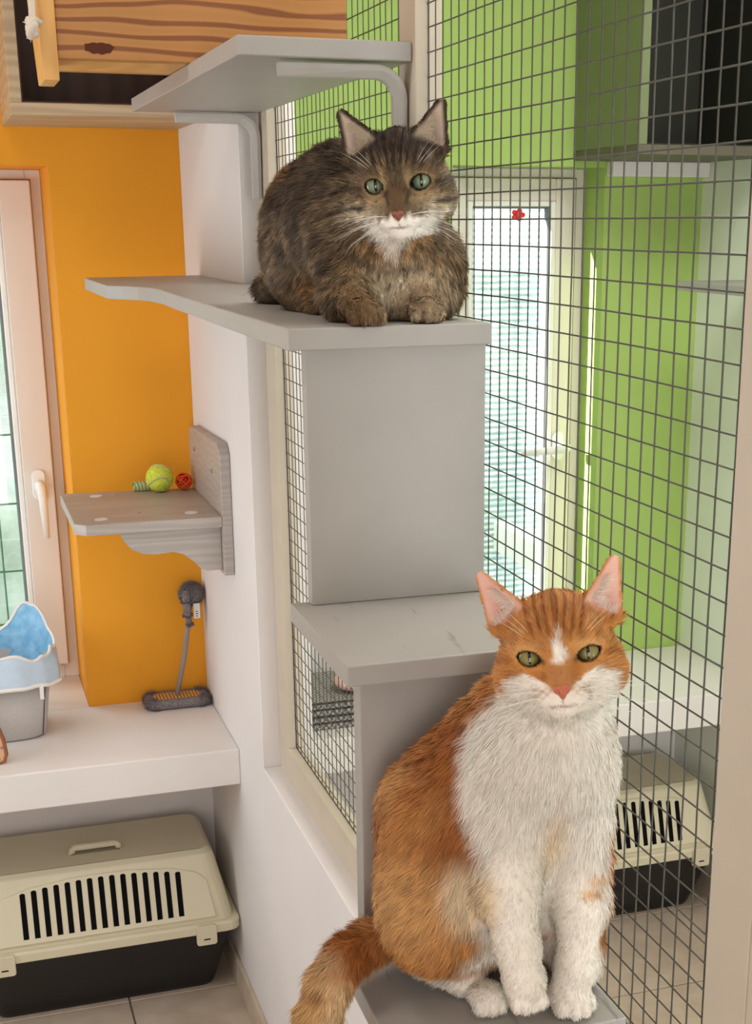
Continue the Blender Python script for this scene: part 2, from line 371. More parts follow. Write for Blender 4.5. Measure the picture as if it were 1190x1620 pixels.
# ------------------------------------------------------------------ grey stepped cat shelves
def shelf_board(name, poly, z0, z1, label):
    v, f = prismg(poly, 2, z0, z1)
    return tag(link(name, v, f, 'shelf', bevel=0.0016), label, 'shelf')
XS = -0.003
s1 = empty('bracketed_shelf', (-0.12, 0.7, 1.8145), 'topmost grey shelf on two white angle brackets', 'shelf')
v, f = prismg([(-0.214, 0.261), (XF-.0004, 0.261), (XF-.0004, 1.09), (XW-.001, 1.109), (XW-.001, 1.13), (-0.217, 1.13)], 2, 1.8145, 1.835)
link('board', v, f, 'shelf', s1, bevel=0.0016)
def bracket(y, xw, xt):
    """steel angle bracket: ribbed arm under the board, rounded elbow, leg down the wall"""
    r = 0.034; z = 1.8142; pts = [(xt, z-.0045)]
    for i in range(9):
        a = math.radians(90-90*i/8); pts.append((xw-.004-r+r*math.cos(a), z-.0045-r+r*math.sin(a)))
    pts.append((xw-.004, z-.135))
    V, Fc = [], []
    n = len(pts)
    for i, (x, zz) in enumerate(pts):
        wdt = 0.0115 if 0 < i < n-1 else 0.007
        t = np.array(pts[min(i+1, n-1)])-np.array(pts[max(i-1, 0)]); t = t/np.linalg.norm(t); nn = np.array([t[1], -t[0]])
        for s_, d in ((-wdt, -.002), (wdt, -.002), (wdt, .004), (wdt*.5, .013), (-wdt*.5, .013), (-wdt, .004)):
            V.append((x-nn[0]*-d*1, y+s_, zz+nn[1]*d))
    for i in range(n-1):
        for k in range(6): Fc.append((i*6+k, i*6+(k+1) % 6, (i+1)*6+(k+1) % 6, (i+1)*6+k))
    Fc += [tuple(range(5, -1, -1)), tuple((n-1)*6+k for k in range(6))]
    b_ = link('bracket', V, Fc, 'bracket', s1, bevel=0.0008, seg=1)
    for zz in (z-.075, z-.118):
        v, f = cylg((y, zz), 0.0035, 0, xw-.0145, xw-.009, 10); link('screw', v, f, 'screw', b_)
    return b_
bracket(0.285, XF, -0.165); bracket(1.085, XF, -0.155)

poly2 = [(XS, 0.036), (-0.223, 0.022), (-0.222, 0.24), (-0.219, 0.76), (-0.2165, 0.92), (-0.222, 1.0), (-0.236, 1.045), (-0.255, 1.078), (-0.279, 1.108), (-0.280, 1.475), (XW-.001, 1.545), (XW-.001, YR-.0005), (XF-.0006, YR-.0005), (XF-.0006, 1.0352), (XS, 1.0352), (XS, 0.313), (XF-.0006, 0.313), (XF-.0006, 0.25), (XS, 0.25)]
shelf_board('cat_shelf', poly2, 1.5205, 1.5425, 'long grey shelf with a flared far end that the tabby cat crouches on')
tag(box('riser_panel', (-0.1985, XS, 0.055, 0.073, 1.2515, 1.5203), 'shelf', bevel=0.0012), 'upper grey upright panel between the tabby\'s shelf and the middle step', 'panel')
poly3 = [(XS, -0.165), (-0.2205, -0.167), (-0.218, 0.074), (XS, 0.074)]
v, f = prismg(poly3, 2, 1.2305, 1.2513)
tag(link('step_shelf', v, f, 'shelf', bevel=0.0016), 'middle grey step shelf behind the ginger cat\'s head', 'shelf')
tag(box('riser_panel', (-0.2015, XS, -0.140, -0.116, 0.9362, 1.2303), 'shelf', bevel=0.0012), 'lower grey upright panel behind the ginger cat\'s back', 'panel')
poly4 = [(XS, -0.330), (-0.226, -0.338), (-0.222, -0.110), (XS, -0.110)]
v, f = prismg(poly4, 2, 0.914, 0.936)
tag(link('step_shelf', v, f, 'shelf', bevel=0.0016), 'lowest grey step shelf under the ginger cat\'s paws', 'shelf')

# ------------------------------------------------------------------ dark niche cabinet above the window, and the one next door
def cabinet(label, x0, x1, y0, y1, z0, z1, front, inside, sidemat):
    c = empty('wall_cabinet', ((x0+x1)/2, (y0+y1)/2, z0), label, 'cabinet'); t = 0.020
    box('bottom_panel', (x0, x1, y0, y1, z0, z0+t), front, c, bevel=0.001, seg=1)
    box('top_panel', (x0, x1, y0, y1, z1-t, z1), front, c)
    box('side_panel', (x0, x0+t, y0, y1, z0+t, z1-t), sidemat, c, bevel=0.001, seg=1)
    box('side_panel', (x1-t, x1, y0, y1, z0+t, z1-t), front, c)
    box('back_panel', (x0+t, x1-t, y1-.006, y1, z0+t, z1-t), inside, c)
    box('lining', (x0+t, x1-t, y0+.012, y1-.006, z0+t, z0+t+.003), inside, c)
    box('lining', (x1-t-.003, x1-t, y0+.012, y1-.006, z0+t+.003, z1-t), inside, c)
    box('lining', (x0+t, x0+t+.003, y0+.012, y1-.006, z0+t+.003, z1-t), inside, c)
    return c
cabinet('oak edged wall niche with dark brown inside, above the window', -0.3935, XW-.001, 1.383, YO, 1.8235, 2.3, 'oak', 'dark_in', 'oak')
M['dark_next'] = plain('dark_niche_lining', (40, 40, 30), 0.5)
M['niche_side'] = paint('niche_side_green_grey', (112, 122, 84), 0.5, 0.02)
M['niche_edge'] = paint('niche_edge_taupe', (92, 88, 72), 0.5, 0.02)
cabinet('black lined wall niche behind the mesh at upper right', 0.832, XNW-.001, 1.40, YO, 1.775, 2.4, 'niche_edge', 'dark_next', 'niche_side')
tag(box('wall_batten', (0.915, XNW-.001, 1.69, YO-.0005, 1.742, 1.7745), 'ledge', bevel=0.002), 'pale batten under the black lined niche behind the mesh', 'batten')
tag(box('small_shelf', (0.965, XNW-.001, 1.05, 1.46, 1.502, 1.522), 'shelf', bevel=0.0015), 'short grey shelf on the white wall behind the mesh', 'shelf')

# ------------------------------------------------------------------ pine box with rope handle on the topmost shelf
pb = empty('pine_box', (-0.2, 0.64, 1.836), 'knotty pine box with a rope knot, resting on the topmost shelf', 'box')
PY0, PY1, PX0, PX1, PZ0, PZ1 = 0.57, 0.74, -0.376, -0.006, 1.8355, 2.06
box('front_plank', (PX0, PX1, PY0, PY0+.02, PZ0, PZ1), 'pine', pb, bevel=0.0015)
box('back_plank', (PX0, PX1, PY1-.02, PY1, PZ0, PZ1), 'pine', pb, bevel=0.0015)
box('bottom_board', (PX0, PX1, PY0+.02, PY1-.02, PZ0, PZ0+.015), 'pine_lit', pb)
box('end_plank', (PX1-.02, PX1, PY0+.02, PY1-.02, PZ0+.015, PZ1), 'pine', pb)
v, f = prismg([(PY0-.006, 1.809), (PY0+.075, 1.809), (PY0+.185, 1.95), (PY0+.185, PZ1), (PY0-.006, PZ1)], 0, PX0-.020, PX0)
eb = link('end_plank', v, f, 'pine_lit', pb, bevel=0.0012, seg=1)
kn = at(157, 74, 1, PY0)
v = []; n = 22
kp = [(math.cos(2*math.pi*i/n)*(0.019+.002*math.sin(5*i)), (0.0085+.0012*math.sin(3*i))*math.sin(2*math.pi*i/n)) for i in range(n)]
kp = [(kn[0]+x, kn[2]+(z if z < 0 else z*0.55)) for x, z in kp]
v, f = prismg(kp, 1, PY0-.0006, PY0+.002); link('knot', v, f, 'knot', pb)
rp = at(50, 44, 0, PX0-.030); ky, kz = rp[1], rp[2]
parts = []
for i in range(5):
    a = 2*math.pi*i/5; q = [(PX0-.024-.008*math.sin(t*math.pi), ky+.008*math.cos(a+2.5*t)*(1-.2*t), kz+.008*math.sin(a+2.5*t)) for t in np.linspace(0, 1, 8)]
    parts.append(tubeg(q, [.004, .005, .0055, .0058, .0058, .0055, .005, .003], 8))
parts.append(tubeg([(PX0-.018, ky, kz+.005), (PX0-.028, ky, kz+.012), (PX0-.026, ky+.01, kz+.06), (PX0-.022, ky+.02, kz+.12)], .0045, 8))
for i in range(26):
    a = rng.uniform(0, 6.28); d = np.array([-rng.uniform(.3, 1), math.cos(a), math.sin(a)-.3]); d = d/np.linalg.norm(d)*rng.uniform(.009, .016)
    c0 = np.array([PX0-.028, ky, kz]); parts.append(tubeg([c0, c0+d*.6, c0+d+np.array([0, 0, -.002])], [.0012, .0009, .0004], 4))
v, f = merge(parts); link('rope_knot', v, f, 'rope', pb, smooth=True)

# ------------------------------------------------------------------ grey wall shelf with backboard and scalloped apron
ws = empty('wall_shelf', (-0.2, 1.46, 0.99), 'grey wood wall shelf with backboard and scalloped apron holding toys', 'shelf')
ZS = 1.102; BX = XW-.0205
bp = [(1.308, 0.985), (1.655, 0.985), (1.668, 1.0), (1.668, 1.205), (1.655, 1.232), (1.33, 1.240), (1.308, 1.222)]
v, f = prismg(bp, 0, BX, XW-.0005); bbd = link('backboard', v, f, 'laminate', ws, bevel=0.002)
v, f = prismg([(BX-.0003, 1.309), (BX-.0003, 1.64), (-0.335, 1.655), (-0.345, 1.645), (-0.345, 1.33), (-0.325, 1.309)], 2, ZS-.021, ZS)
brd = link('board', v, f, 'laminate', ws, bevel=0.0015)
ap = [(BX-.0004, ZS-.0212), (-0.262, ZS-.0212), (-0.255, ZS-.040), (-0.242, ZS-.056), (-0.222, ZS-.066), (-0.195, ZS-.069), (-0.165, ZS-.066), (-0.145, ZS-.072), (-0.125, ZS-.088), (-0.112, ZS-.103), (-0.100, ZS-.108), (BX-.0004, ZS-.108)]
v, f = prismg(ap, 1, 1.325, 1.343); link('apron', v, f, 'laminate', ws, bevel=0.001, seg=1)
for x, y in ((-.292, 1.354), (-.276, 1.604), (-.119, 1.366)):
    v, f = cylg((x, y), .0125, 2, ZS, ZS+.0012, 20); link('felt_pad', v, f, 'felt', brd)
for x, y in ((-.215, 1.40), (-.235, 1.60)):
    v, f = cylg((x, y), .0032, 2, ZS, ZS+.0008, 12); link('screw', v, f, 'screw', brd)
for y, z in ((1.40, 1.175), (1.60, 1.19)):
    v, f = cylg((y, z), .0045, 0, BX-.0015, BX, 12); link('screw', v, f, 'screw', bbd)

# toys on it
def tennis_mat():
    mt, nt, b = newmat('tennis_felt'); tc = nd(nt, 'ShaderNodeTexCoord')
    n = nd(nt, 'ShaderNodeTexNoise', Scale=160.0, Detail=4.0); nt.links.new(tc.outputs['Object'], n.inputs[0])
    r = ramp(nt, [(0.3, lin((186, 200, 40))), (0.7, lin((222, 232, 96)))], n.outputs[0]); nt.links.new(r.outputs[0], b.inputs['Base Color'])
    b.inputs['Roughness'].default_value = 0.95
    bpn = nd(nt, 'ShaderNodeBump', Strength=0.6, Distance=0.002); nt.links.new(n.outputs[0], bpn.inputs['Height']); nt.links.new(bpn.outputs[0], b.inputs['Normal'])
    return mt
M['tennis'] = tennis_mat(); M['seam'] = plain('ball_seam', (190, 184, 150), 0.8, 0.1)
R = 0.0285; bc = at(252.5, 756, 1, 1.61); bc[2] = ZS+R+.001
tb = empty('tennis_ball', (bc[0], bc[1], ZS), 'yellow tennis ball on the grey wall shelf', 'ball')
v, f = ballg(bc, R, 32, 20); link('felt', v, f, 'tennis', tb, smooth=True)
pth = []
for i in range(81):
    t = 2*math.pi*i/80; a, b_ = 0.75, 0.25
    q = np.array([a*math.cos(t)+b_*math.cos(3*t), a*math.sin(t)-b_*math.sin(3*t), 2*math.sqrt(a*b_)*math.sin(2*t)])
    q = np.array(Matrix.Rotation(0.9, 3, 'X') @ Matrix.Rotation(0.5, 3, 'Y') @ Matrix.Rotation(0.6, 3, 'Z') @ Vector(q)); pth.append(bc+q/np.linalg.norm(q)*(R+.0002))
v, f = tubeg(pth, .0014, 6); link('seam', v, f, 'seam', tb, smooth=True)
M['spring'] = plain('green_plastic_coil', (150, 186, 110), 0.4); M['spring2'] = plain('cream_plastic_coil', (226, 220, 190), 0.4)
c0 = at(222, 768, 1, 1.635); c0[2] = ZS+.0105
sp = empty('spring_toy', (c0[0], c0[1], ZS), 'small striped green spring toy left of the tennis ball', 'toy')
for mm, ph in (('spring', 0), ('spring2', math.pi)):
    pth = [(c0[0]-.015+.036*t, c0[1]+.009*math.cos(2*math.pi*5.0*t+ph), c0[2]+.009*math.sin(2*math.pi*5.0*t+ph)) for t in np.linspace(0, 1, 90)]
    v, f = tubeg(pth, .0016, 6); link('coil', v, f, mm, sp, smooth=True)
M['lattice'] = plain('orange_lattice_plastic', (240, 92, 34), 0.45)
c0 = at(291, 762, 1, 1.62); r0 = .0165; c0[2] = ZS+r0+.0022
lb = empty('lattice_ball', (c0[0], c0[1], ZS), 'orange red lattice ball right of the tennis ball', 'ball')
parts = []
for k in range(9):
    ax_ = Vector((math.sin(k*2.4), math.cos(k*1.7), math.sin(k*1.1+1))).normalized(); u = ax_.orthogonal().normalized(); w_ = ax_.cross(u)
    for s_ in (0.0,):
        pth = [c0+np.array(u*math.cos(t)+w_*math.sin(t))*r0 for t in np.linspace(0, 2*math.pi, 25)]
        parts.append(tubeg(pth, .0017, 6, False))
v, f = merge(parts); link('lattice', v, f, 'lattice', lb, smooth=True)
M['core'] = plain('red_core', (206, 44, 24), 0.6); v, f = ballg(c0, r0*.72, 16, 10); link('core', v, f, 'core', lb, smooth=True)

# ------------------------------------------------------------------ fur covered scratcher toy on the ledge
def furmat(name, c1, c2, scale=300):
    mt, nt, b = newmat(name); tc = nd(nt, 'ShaderNodeTexCoord'); n = nd(nt, 'ShaderNodeTexNoise', Scale=float(scale), Detail=3.0)
    nt.links.new(tc.outputs['Object'], n.inputs[0]); r = ramp(nt, [(0.35, lin(c1)), (0.7, lin(c2))], n.outputs[0]); nt.links.new(r.outputs[0], b.inputs['Base Color'])
    b.inputs['Roughness'].default_value = 0.9; b.inputs['Specular IOR Level'].default_value = 0.15
    return mt
M['plush'] = furmat('grey_plush', (104, 96, 98), (150, 142, 144)); M['sisal'] = wood('sisal_corrugated', [(0.2, (150, 104, 50)), (0.8, (220, 176, 110))], (1, 1, 1), 0.8, 42.0, 0.2, 0.6, 'X', 0, 40)
M['greystick'] = paint('grey_fabric_pole', (150, 138, 136), 0.8, 0.04, 60)
def plushify(V, N, count, ln, seed):
    """short tapered fibres standing on a surface, as one extra mesh"""
    r_ = np.random.default_rng(seed); idx = r_.integers(0, len(V), count); P = V[idx]+r_.normal(0, .0012, (count, 3)); D = N[idx]+r_.normal(0, .45, (count, 3)); D /= np.linalg.norm(D, axis=1)[:, None]
    S_ = np.cross(D, r_.normal(0, 1, (count, 3))); S_ /= np.linalg.norm(S_, axis=1)[:, None]
    L = ln*r_.uniform(.6, 1.2, (count, 1)); a = P-S_*.0005; b = P+S_*.0005; c = P+D*L
    verts = np.stack([a, b, c], 1).reshape(-1, 3); return verts, [(3*i, 3*i+1, 3*i+2) for i in range(count)]
def meshvn(o):
    me = o.data; V = np.empty(len(me.vertices)*3); me.vertices.foreach_get('co', V); N = np.array([v_.normal for v_ in me.vertices]); return V.reshape(-1, 3)+np.array(wloc(o)), N
st = empty('scratcher_toy', (-0.123, 1.675, ZL), 'grey plush scratcher toy with a stick and fluffy bobble on the ledge', 'cat toy')
SX0, SX1, SY0, SY1 = -0.198, -0.0525, 1.634, 1.718
ring = roundpoly(SX0+.012, SX1-.012, SY0+.012, SY1-.012, .014, 5); ring.append(ring[0])
v, f = tubeg([(x, y, ZL+.012) for x, y in ring], .0115, 12, False); rim = link('plush_rim', v, f, 'plush', st, smooth=True)
V_, N_ = meshvn(rim); v, f = plushify(V_, N_, 5000, .006, 1); link('pile', v, f, 'plush', rim)['kind'] = 'stuff'
prism('scratch_pad', roundpoly(SX0+.016, SX1-.016, SY0+.016, SY1-.016, .008, 3), 2, ZL, ZL+.0215, 'sisal', st)
ptop = np.array([-0.088, 1.690, 0.80]); pbot = np.array([-0.124, 1.678, ZL+.0215])
tube('stick', [pbot, pbot*.5+ptop*.5+np.array([.003, 0, 0]), ptop, ptop+np.array([.004, 0, .03])], .0055, 'greystick', st, 12)
hc = np.array([-0.079, 1.688, 0.858])
v, f = ballg(hc, (.026, .023, .024), 24, 16); bob = link('bobble', v, f, 'plush', st, smooth=True)
V_, N_ = meshvn(bob); v, f = plushify(V_, N_, 3500, .006, 2); link('pile', v, f, 'plush', bob)['kind'] = 'stuff'
tl_ = tubeg([hc+np.array([-.013, -.018, .014]), hc+np.array([-.016, -.026, -.012]), hc+np.array([-.014, -.024, -.042]), hc+np.array([-.009, -.012, -.066])], [.008, .009, .008, .006], 10)
tail = link('plush_tail', *tl_, 'plush', st, smooth=True); V_, N_ = meshvn(tail); v, f = plushify(V_, N_, 1800, .005, 3); link('pile', v, f, 'plush', tail)['kind'] = 'stuff'
v, f = boxg(hc[0]+.000, hc[0]+.014, hc[1]-.0200, hc[1]-.0192, hc[2]-.052, hc[2]-.018); lab = link('care_label', v, f, 'white_plastic', st)
M['ink'] = plain('ink', (70, 66, 64), 0.8)
for dz, w_ in ((.036, .004), (.041, .005), (.0465, .0035)):
    box('print', (hc[0]+.005, hc[0]+.005+w_, hc[1]-.0203, hc[1]-.02, hc[2]-dz-.001, hc[2]-dz+.001), 'ink', lab)

# ------------------------------------------------------------------ fabric bin with blue liner on the ledge
M['bin'] = furmat('grey_bin_fabric', (186, 180, 176), (202, 196, 192), 500); M['hem'] = paint('white_hem', (238, 234, 228), 0.7)
M['seamdark'] = plain('seam_dark', (96, 92, 92), 0.8)
bn_ = empty('fabric_bin', (-0.53, 1.63, ZL), 'light grey fabric bin lined with a blue disposable sheet, by the window', 'bin')
def superring(cx, cy, a, b, z, n, p=4.0):
    out = []
    for i in range(n):
        t = 2*math.pi*i/n; c, s_ = math.cos(t), math.sin(t)
        out.append((cx+a*math.copysign(abs(c)**(2/p), c), cy+b*math.copysign(abs(s_)**(2/p), s_), z))
    return out
n = 56; BCX, BCY = -0.535, 1.625
rings = [superring(BCX, BCY, .115, .080, ZL+.001, n), superring(BCX, BCY, .122, .088, ZL+.006, n), superring(BCX, BCY, .140, .106, ZL+.15, n), superring(BCX, BCY, .136, .102, ZL+.15, n), superring(BCX, BCY, .112, .078, ZL+.01, n)]
V = sum(rings, []); Fc = [tuple(range(n-1, -1, -1))]
for j in range(4):
    for i in range(n): Fc.append((j*n+i, j*n+(i+1) % n, (j+1)*n+(i+1) % n, (j+1)*n+i))
Fc.append(tuple(4*n+i for i in range(n)))
bodyb = link('body', V, Fc, 'bin', bn_, smooth=True)
for sg in (1,):
    ang = -0.62
    def sp_(z, k):
        a, b = .122+(.018)*k, .088+.018*k; c, s_ = math.cos(ang), math.sin(ang)
        return (BCX+a*math.copysign(abs(c)**.5, c)+.0005, BCY+b*math.copysign(abs(s_)**.5, s_)-.0005, z)
    tube('seam', [sp_(ZL+.004+.145*k, k) for k in np.linspace(0, 1, 8)], .0014, 'seamdark', bodyb, 6)
# liner sheet: folded over the rim, crumpled, hanging outside
def sheet_mat():
    mt, nt, b = newmat('blue_liner_sheet'); tc = nd(nt, 'ShaderNodeTexCoord')
    n1 = nd(nt, 'ShaderNodeTexNoise', Scale=60.0, Detail=4.0); nt.links.new(tc.outputs['Object'], n1.inputs[0])
    r = ramp(nt, [(0.3, lin((112, 176, 214))), (0.75, lin((160, 206, 234)))], n1.outputs[0]); nt.links.new(r.outputs[0], b.inputs['Base Color'])
    b.inputs['Roughness'].default_value = 0.42; b.inputs['Transmission Weight'].default_value = 0.0
    bpn = nd(nt, 'ShaderNodeBump', Strength=0.5, Distance=0.004); nt.links.new(n1.outputs[0], bpn.inputs['Height']); nt.links.new(bpn.outputs[0], b.inputs['Normal'])
    return mt
M['sheet'] = sheet_mat()
M['sheet_pale'] = paint('pale_blue_liner_back', (196, 212, 228), 0.45, 0.04, 60, 0.06, 90)
r_ = np.random.default_rng(8); n = 96
def wob(i, k): return .0035*math.sin(i*2*math.pi*5/96+k)+.0025*math.sin(i*2*math.pi*13/96+2*k)
rowsI = []
for a, b, z, am in ((.085, .055, ZL+.02, .2), (.118, .086, ZL+.07, .6), (.138, .104, ZL+.148, .7), (.148, .113, ZL+.185, 1.6)):
    R_ = superring(BCX, BCY, a, b, z, n, 3.6); rowsI.append([(x+(x-BCX)*am*wob(i, z*9)*4, y+(y-BCY)*am*wob(i, z*7)*4, zz+am*wob(i, 3)*(1 if zz > ZL+.1 else .3)) for i, (x, y, zz) in enumerate(R_)])
# raised corner at the window side
for row, k in ((rowsI[3], 1.0), (rowsI[2], .3)):
    for i, (x, y, z) in enumerate(row):
        w_ = math.exp(-(((x-(-0.425))/.05)**2+((y-1.72)/.05)**2)); row[i] = (x, y, z+.06*k*w_)
V = sum(rowsI, []); Fc = [tuple(range(n))]
for j in range(3):
    for i in range(n): Fc.append((j*n+i, j*n+(i+1) % n, (j+1)*n+(i+1) % n, (j+1)*n+i))
lin_ = link('liner', V, Fc, 'sheet', bn_, smooth=True)
rowsO = [rowsI[3]]
for a, b, z, am in ((.156, .121, ZL+.168, 1.2), (.158, .124, ZL+.125, 1.0)):
    R_ = superring(BCX, BCY, a, b, z, n, 3.6); rowsO.append([(x+(x-BCX)*am*wob(i, z*5)*3, y+(y-BCY)*am*wob(i, z*4)*3, zz+.4*am*wob(i, 1)) for i, (x, y, zz) in enumerate(R_)])
V = sum(rowsO, []); Fc = []
for j in range(2):
    for i in range(n): Fc.append((j*n+i, j*n+(i+1) % n, (j+1)*n+(i+1) % n, (j+1)*n+i))
link('liner_turnover', V, Fc, 'sheet_pale', bn_, smooth=True)
v, f = tubeg(rowsO[2]+[rowsO[2][0]], .0045, 6, False); link('hem', v, f, 'hem', bn_, smooth=True)
v, f = tubeg(rowsO[0]+[rowsO[0][0]], .0035, 6, False); link('hem', v, f, 'hem', bn_, smooth=True)
q = min(rowsO[2], key=lambda p_: (p_[0]+.425)**2+(p_[1]-1.515)**2); box('tab', (q[0]-.004, q[0]+.004, q[1]-.004, q[1]-.002, q[2]-.030, q[2]), 'hem', bn_)

# terracotta patterned paddle at the left edge of the picture
def cork_mat():
    mt, nt, b = newmat('patterned_cork'); tc = nd(nt, 'ShaderNodeTexCoord'); vo = nd(nt, 'ShaderNodeTexVoronoi', Scale=90.0)
    nt.links.new(tc.outputs['Object'], vo.inputs[0]); r = ramp(nt, [(0.12, lin((120, 104, 96))), (0.3, lin((214, 164, 128)))], vo.outputs['Distance']); nt.links.new(r.outputs[0], b.inputs['Base Color']); b.inputs['Roughness'].default_value = .7
    return mt
M['cork'] = cork_mat(); M['corkedge'] = plain('brown_edge', (150, 92, 58), 0.7)
cp = empty('patterned_board', (-0.545, 1.42, ZL), 'terracotta patterned scratch board leaning at the front of the bin', 'cat toy')
q0 = at(18, 1198, 2, ZL); prf = [(-.62, ZL+.002), (-.52, ZL+.002), (-.509, ZL+.006), (-.504, ZL+.02), (-.507, ZL+.05), (-.514, ZL+.075), (-.530, ZL+.092), (-.62, ZL+.10)]
v, f = prismg(prf, 1, 1.418, 1.424); link('face', v, f, 'cork', cp, bevel=.001, seg=1)
v, f = tubeg([(x, 1.421, z) for x, z in prf[1:-1]], .0045, 8); link('edge', v, f, 'corkedge', cp, smooth=True)

# ------------------------------------------------------------------ pet carriers
def carrier(label, ox, nslot, flip):
    """plastic carrier: black tub, beige sloped lid with rim, vent slots, latches and recessed handle; ox = x of its right rim end"""
    x1 = ox; x0 = ox-0.575; yf, yb = 1.408, 1.712; zr = .178
    c = empty('pet_carrier', ((x0+x1)/2, 1.56, 0), label, 'pet carrier')
    def loft(rows, n_):
        V = sum(rows, []); Fc = [tuple(range(n_-1, -1, -1)), tuple((len(rows)-1)*n_+i for i in range(n_))]
        for j in range(len(rows)-1):
            for i in range(n_): Fc.append((j*n_+i, j*n_+(i+1) % n_, (j+1)*n_+(i+1) % n_, (j+1)*n_+i))
        return V, Fc
    def rr(ix, iyf, iyb, z, r):
        return [(x, y, z) for x, y in roundpoly(x0+ix, x1-ix, yf+iyf, yb-iyb, r, 5)]
    n_ = 24
    v, f = loft([rr(.052, .086, .02, 0, .03), rr(.048, .080, .02, .01, .03), rr(.014, .014, .01, zr-.002, .03)], n_); link('tub', v, f, 'black', c, bevel=.0015, seg=1)
    v, f = loft([rr(0, 0, 0, zr-.008, .030), rr(0, 0, 0, zr+.012, .030), rr(.004, .004, .004, zr+.016, .030)], n_); rim_ = link('rim', v, f, 'beige', c, bevel=.002)
    v, f = loft([rr(.012, .014, .010, zr+.014, .030), rr(.020, .022, .014, zr+.05, .030), rr(.040, .050, .022, .318, .030), rr(.045, .056, .026, .334, .026), rr(.055, .068, .034, .342, .022)], n_)
    lid = link('lid', v, f, 'beige', c, bevel=.002)
    # front face of the lid: from (y=yf+.022, z=zr+.05) to (y=yf+.050, z=.318)
    A = np.array([yf+.022, zr+.05]); B = np.array([yf+.050, .318]); L = np.linalg.norm(B-A); t = (B-A)/L; nrm = np.array([-t[1], t[0]])
    def on(s_, out): return A+t*s_*L+nrm*out
    xm = (x0+x1)/2
    def facepoly(poly, o0, o1, name, mat_, par, bev=0):
        V = [(x, *on(s_, o0)) for x, s_ in poly]+[(x, *on(s_, o1)) for x, s_ in poly]; k = len(poly)
        Fc = [tuple(range(k)), tuple(range(2*k-1, k-1, -1))]+[(i, (i+1) % k, (i+1) % k+k, i+k) for i in range(k)]
        return link(name, V, Fc, mat_, par, bevel=bev, seg=1)
    def arch(w0, w1, s0, s1):
        return [(xm-w1, s0), (xm-w0, s0+.02)]
    pan = [(xm-.235, -.28), (xm-.222, .60), (xm-.20, .80), (xm-.15, .96), (xm-.06, 1.06), (xm, 1.07), (xm+.06, 1.06), (xm+.15, .96), (xm+.20, .80), (xm+.222, .60), (xm+.235, -.28)]
    fp = facepoly(pan, -.004, .004, 'vent_panel', 'beige', c, .0012)
    for i in range(nslot):
        x = xm+(i-(nslot-1)/2)*.0230; top = 1.0-.14*abs((i-(nslot-1)/2)/((nslot-1)/2))**2; w_ = .0056
        pl = [(x-w_, -.16), (x+w_, -.16)]+[(x+w_*math.cos(a), top-.03+.035*math.sin(a)) for a in np.linspace(0, math.pi, 7)]
        facepoly(pl, .0035, .0046, 'vent_slot', 'slot', fp)
    for lx in (x1-.078, x0+.078):
        v, f = prismg(roundpoly(lx-.022, lx+.022, zr-.030, zr+.016, .006, 3), 1, yf-.009, yf+.002); la = link('latch', v, f, 'beige', c, bevel=.002)
        box('slit', (lx-.007, lx+.007, yf-.0094, yf-.0088, zr-.017, zr-.014), 'slot', la)
    hy = (yf+yb)/2-.01
    box('handle_recess_shade', (xm-.052, xm+.052, hy-.020, hy+.024, .3415, .3428), 'recess_shade', lid, bevel=.0005, seg=1)
    tube('handle', [(xm-.050, hy-.008, .338), (xm-.049, hy-.008, .350), (xm-.044, hy-.008, .354), (xm+.044, hy-.008, .354), (xm+.049, hy-.008, .350), (xm+.050, hy-.008, .338)], .0075, 'beige', c, 8)
    box('crease_shade', (x0+.07, x1-.07, yf+.0685, yf+.0705, .3418, .3424), 'recess_shade', lid)
    return c
M['recess_shade'] = plain('recess_shade_taupe', (150, 140, 116), 0.6)  # darker taupe paints the shade of the handle recess and lid crease
carrier('beige and black pet carrier under the ledge by the white partition', XW-.0015, 15, False)
carrier('beige and black pet carrier under the ledge behind the mesh', XNW-.012, 15, False)

# ------------------------------------------------------------------ things on the neighbouring ledge
def throw_mat():
    mt, nt, b = newmat('grey_knit_throw'); tc = nd(nt, 'ShaderNodeTexCoord'); ck = nd(nt, 'ShaderNodeTexChecker', Scale=150.0)
    ck.inputs[1].default_value = (*lin((104, 100, 98)), 1); ck.inputs[2].default_value = (*lin((176, 168, 164)), 1)
    nt.links.new(tc.outputs['Object'], ck.inputs[0]); nt.links.new(ck.outputs[0], b.inputs['Base Color']); b.inputs['Roughness'].default_value = .95; return mt
M['throw'] = throw_mat(); M['pink'] = paint('pink_fleece', (226, 184, 176), .9, .06, 60); M['throwtrim'] = plain('black_trim', (46, 44, 44), .9)
th = empty('folded_throw', (0.17, 1.50, ZL), 'folded grey knitted throw on the ledge behind the mesh', 'blanket')
TX0, TX1, TY0, TY1 = 0.105, 0.36, 1.40, 1.62
def foldg(z, h, bul):
    prof = [(TX1, z), (TX0+.012, z), (TX0+.003, z+h*.25), (TX0-bul, z+h*.5), (TX0+.003, z+h*.75), (TX0+.012, z+h), (TX1, z+h)]
    return prismg(prof, 1, TY0, TY1)
for z, h, b_ in ((ZL+.0005, .030, .004), (ZL+.031, .030, -.004)):
    v, f = foldg(z, h, b_); ly = link('fold', v, f, 'throw', th, bevel=.004)
    tube('stitching', [(TX1, TY0-.001, z+h*.5), (TX0+.015, TY0-.001, z+h*.52), (TX0+.004, TY0-.001, z+h*.75), (TX0+.015, TY0-.001, z+h), (TX1, TY0-.001, z+h*.97)], .0022, 'throwtrim', ly, 6)
v, f = ballg((0.235, 1.47, ZL+.0615+.019), (.052, .05, .019), 20, 10); tag(link('fleece_bundle', v, f, 'pink', smooth=True), 'pink fleece bundle on top of the folded grey throw', 'blanket')
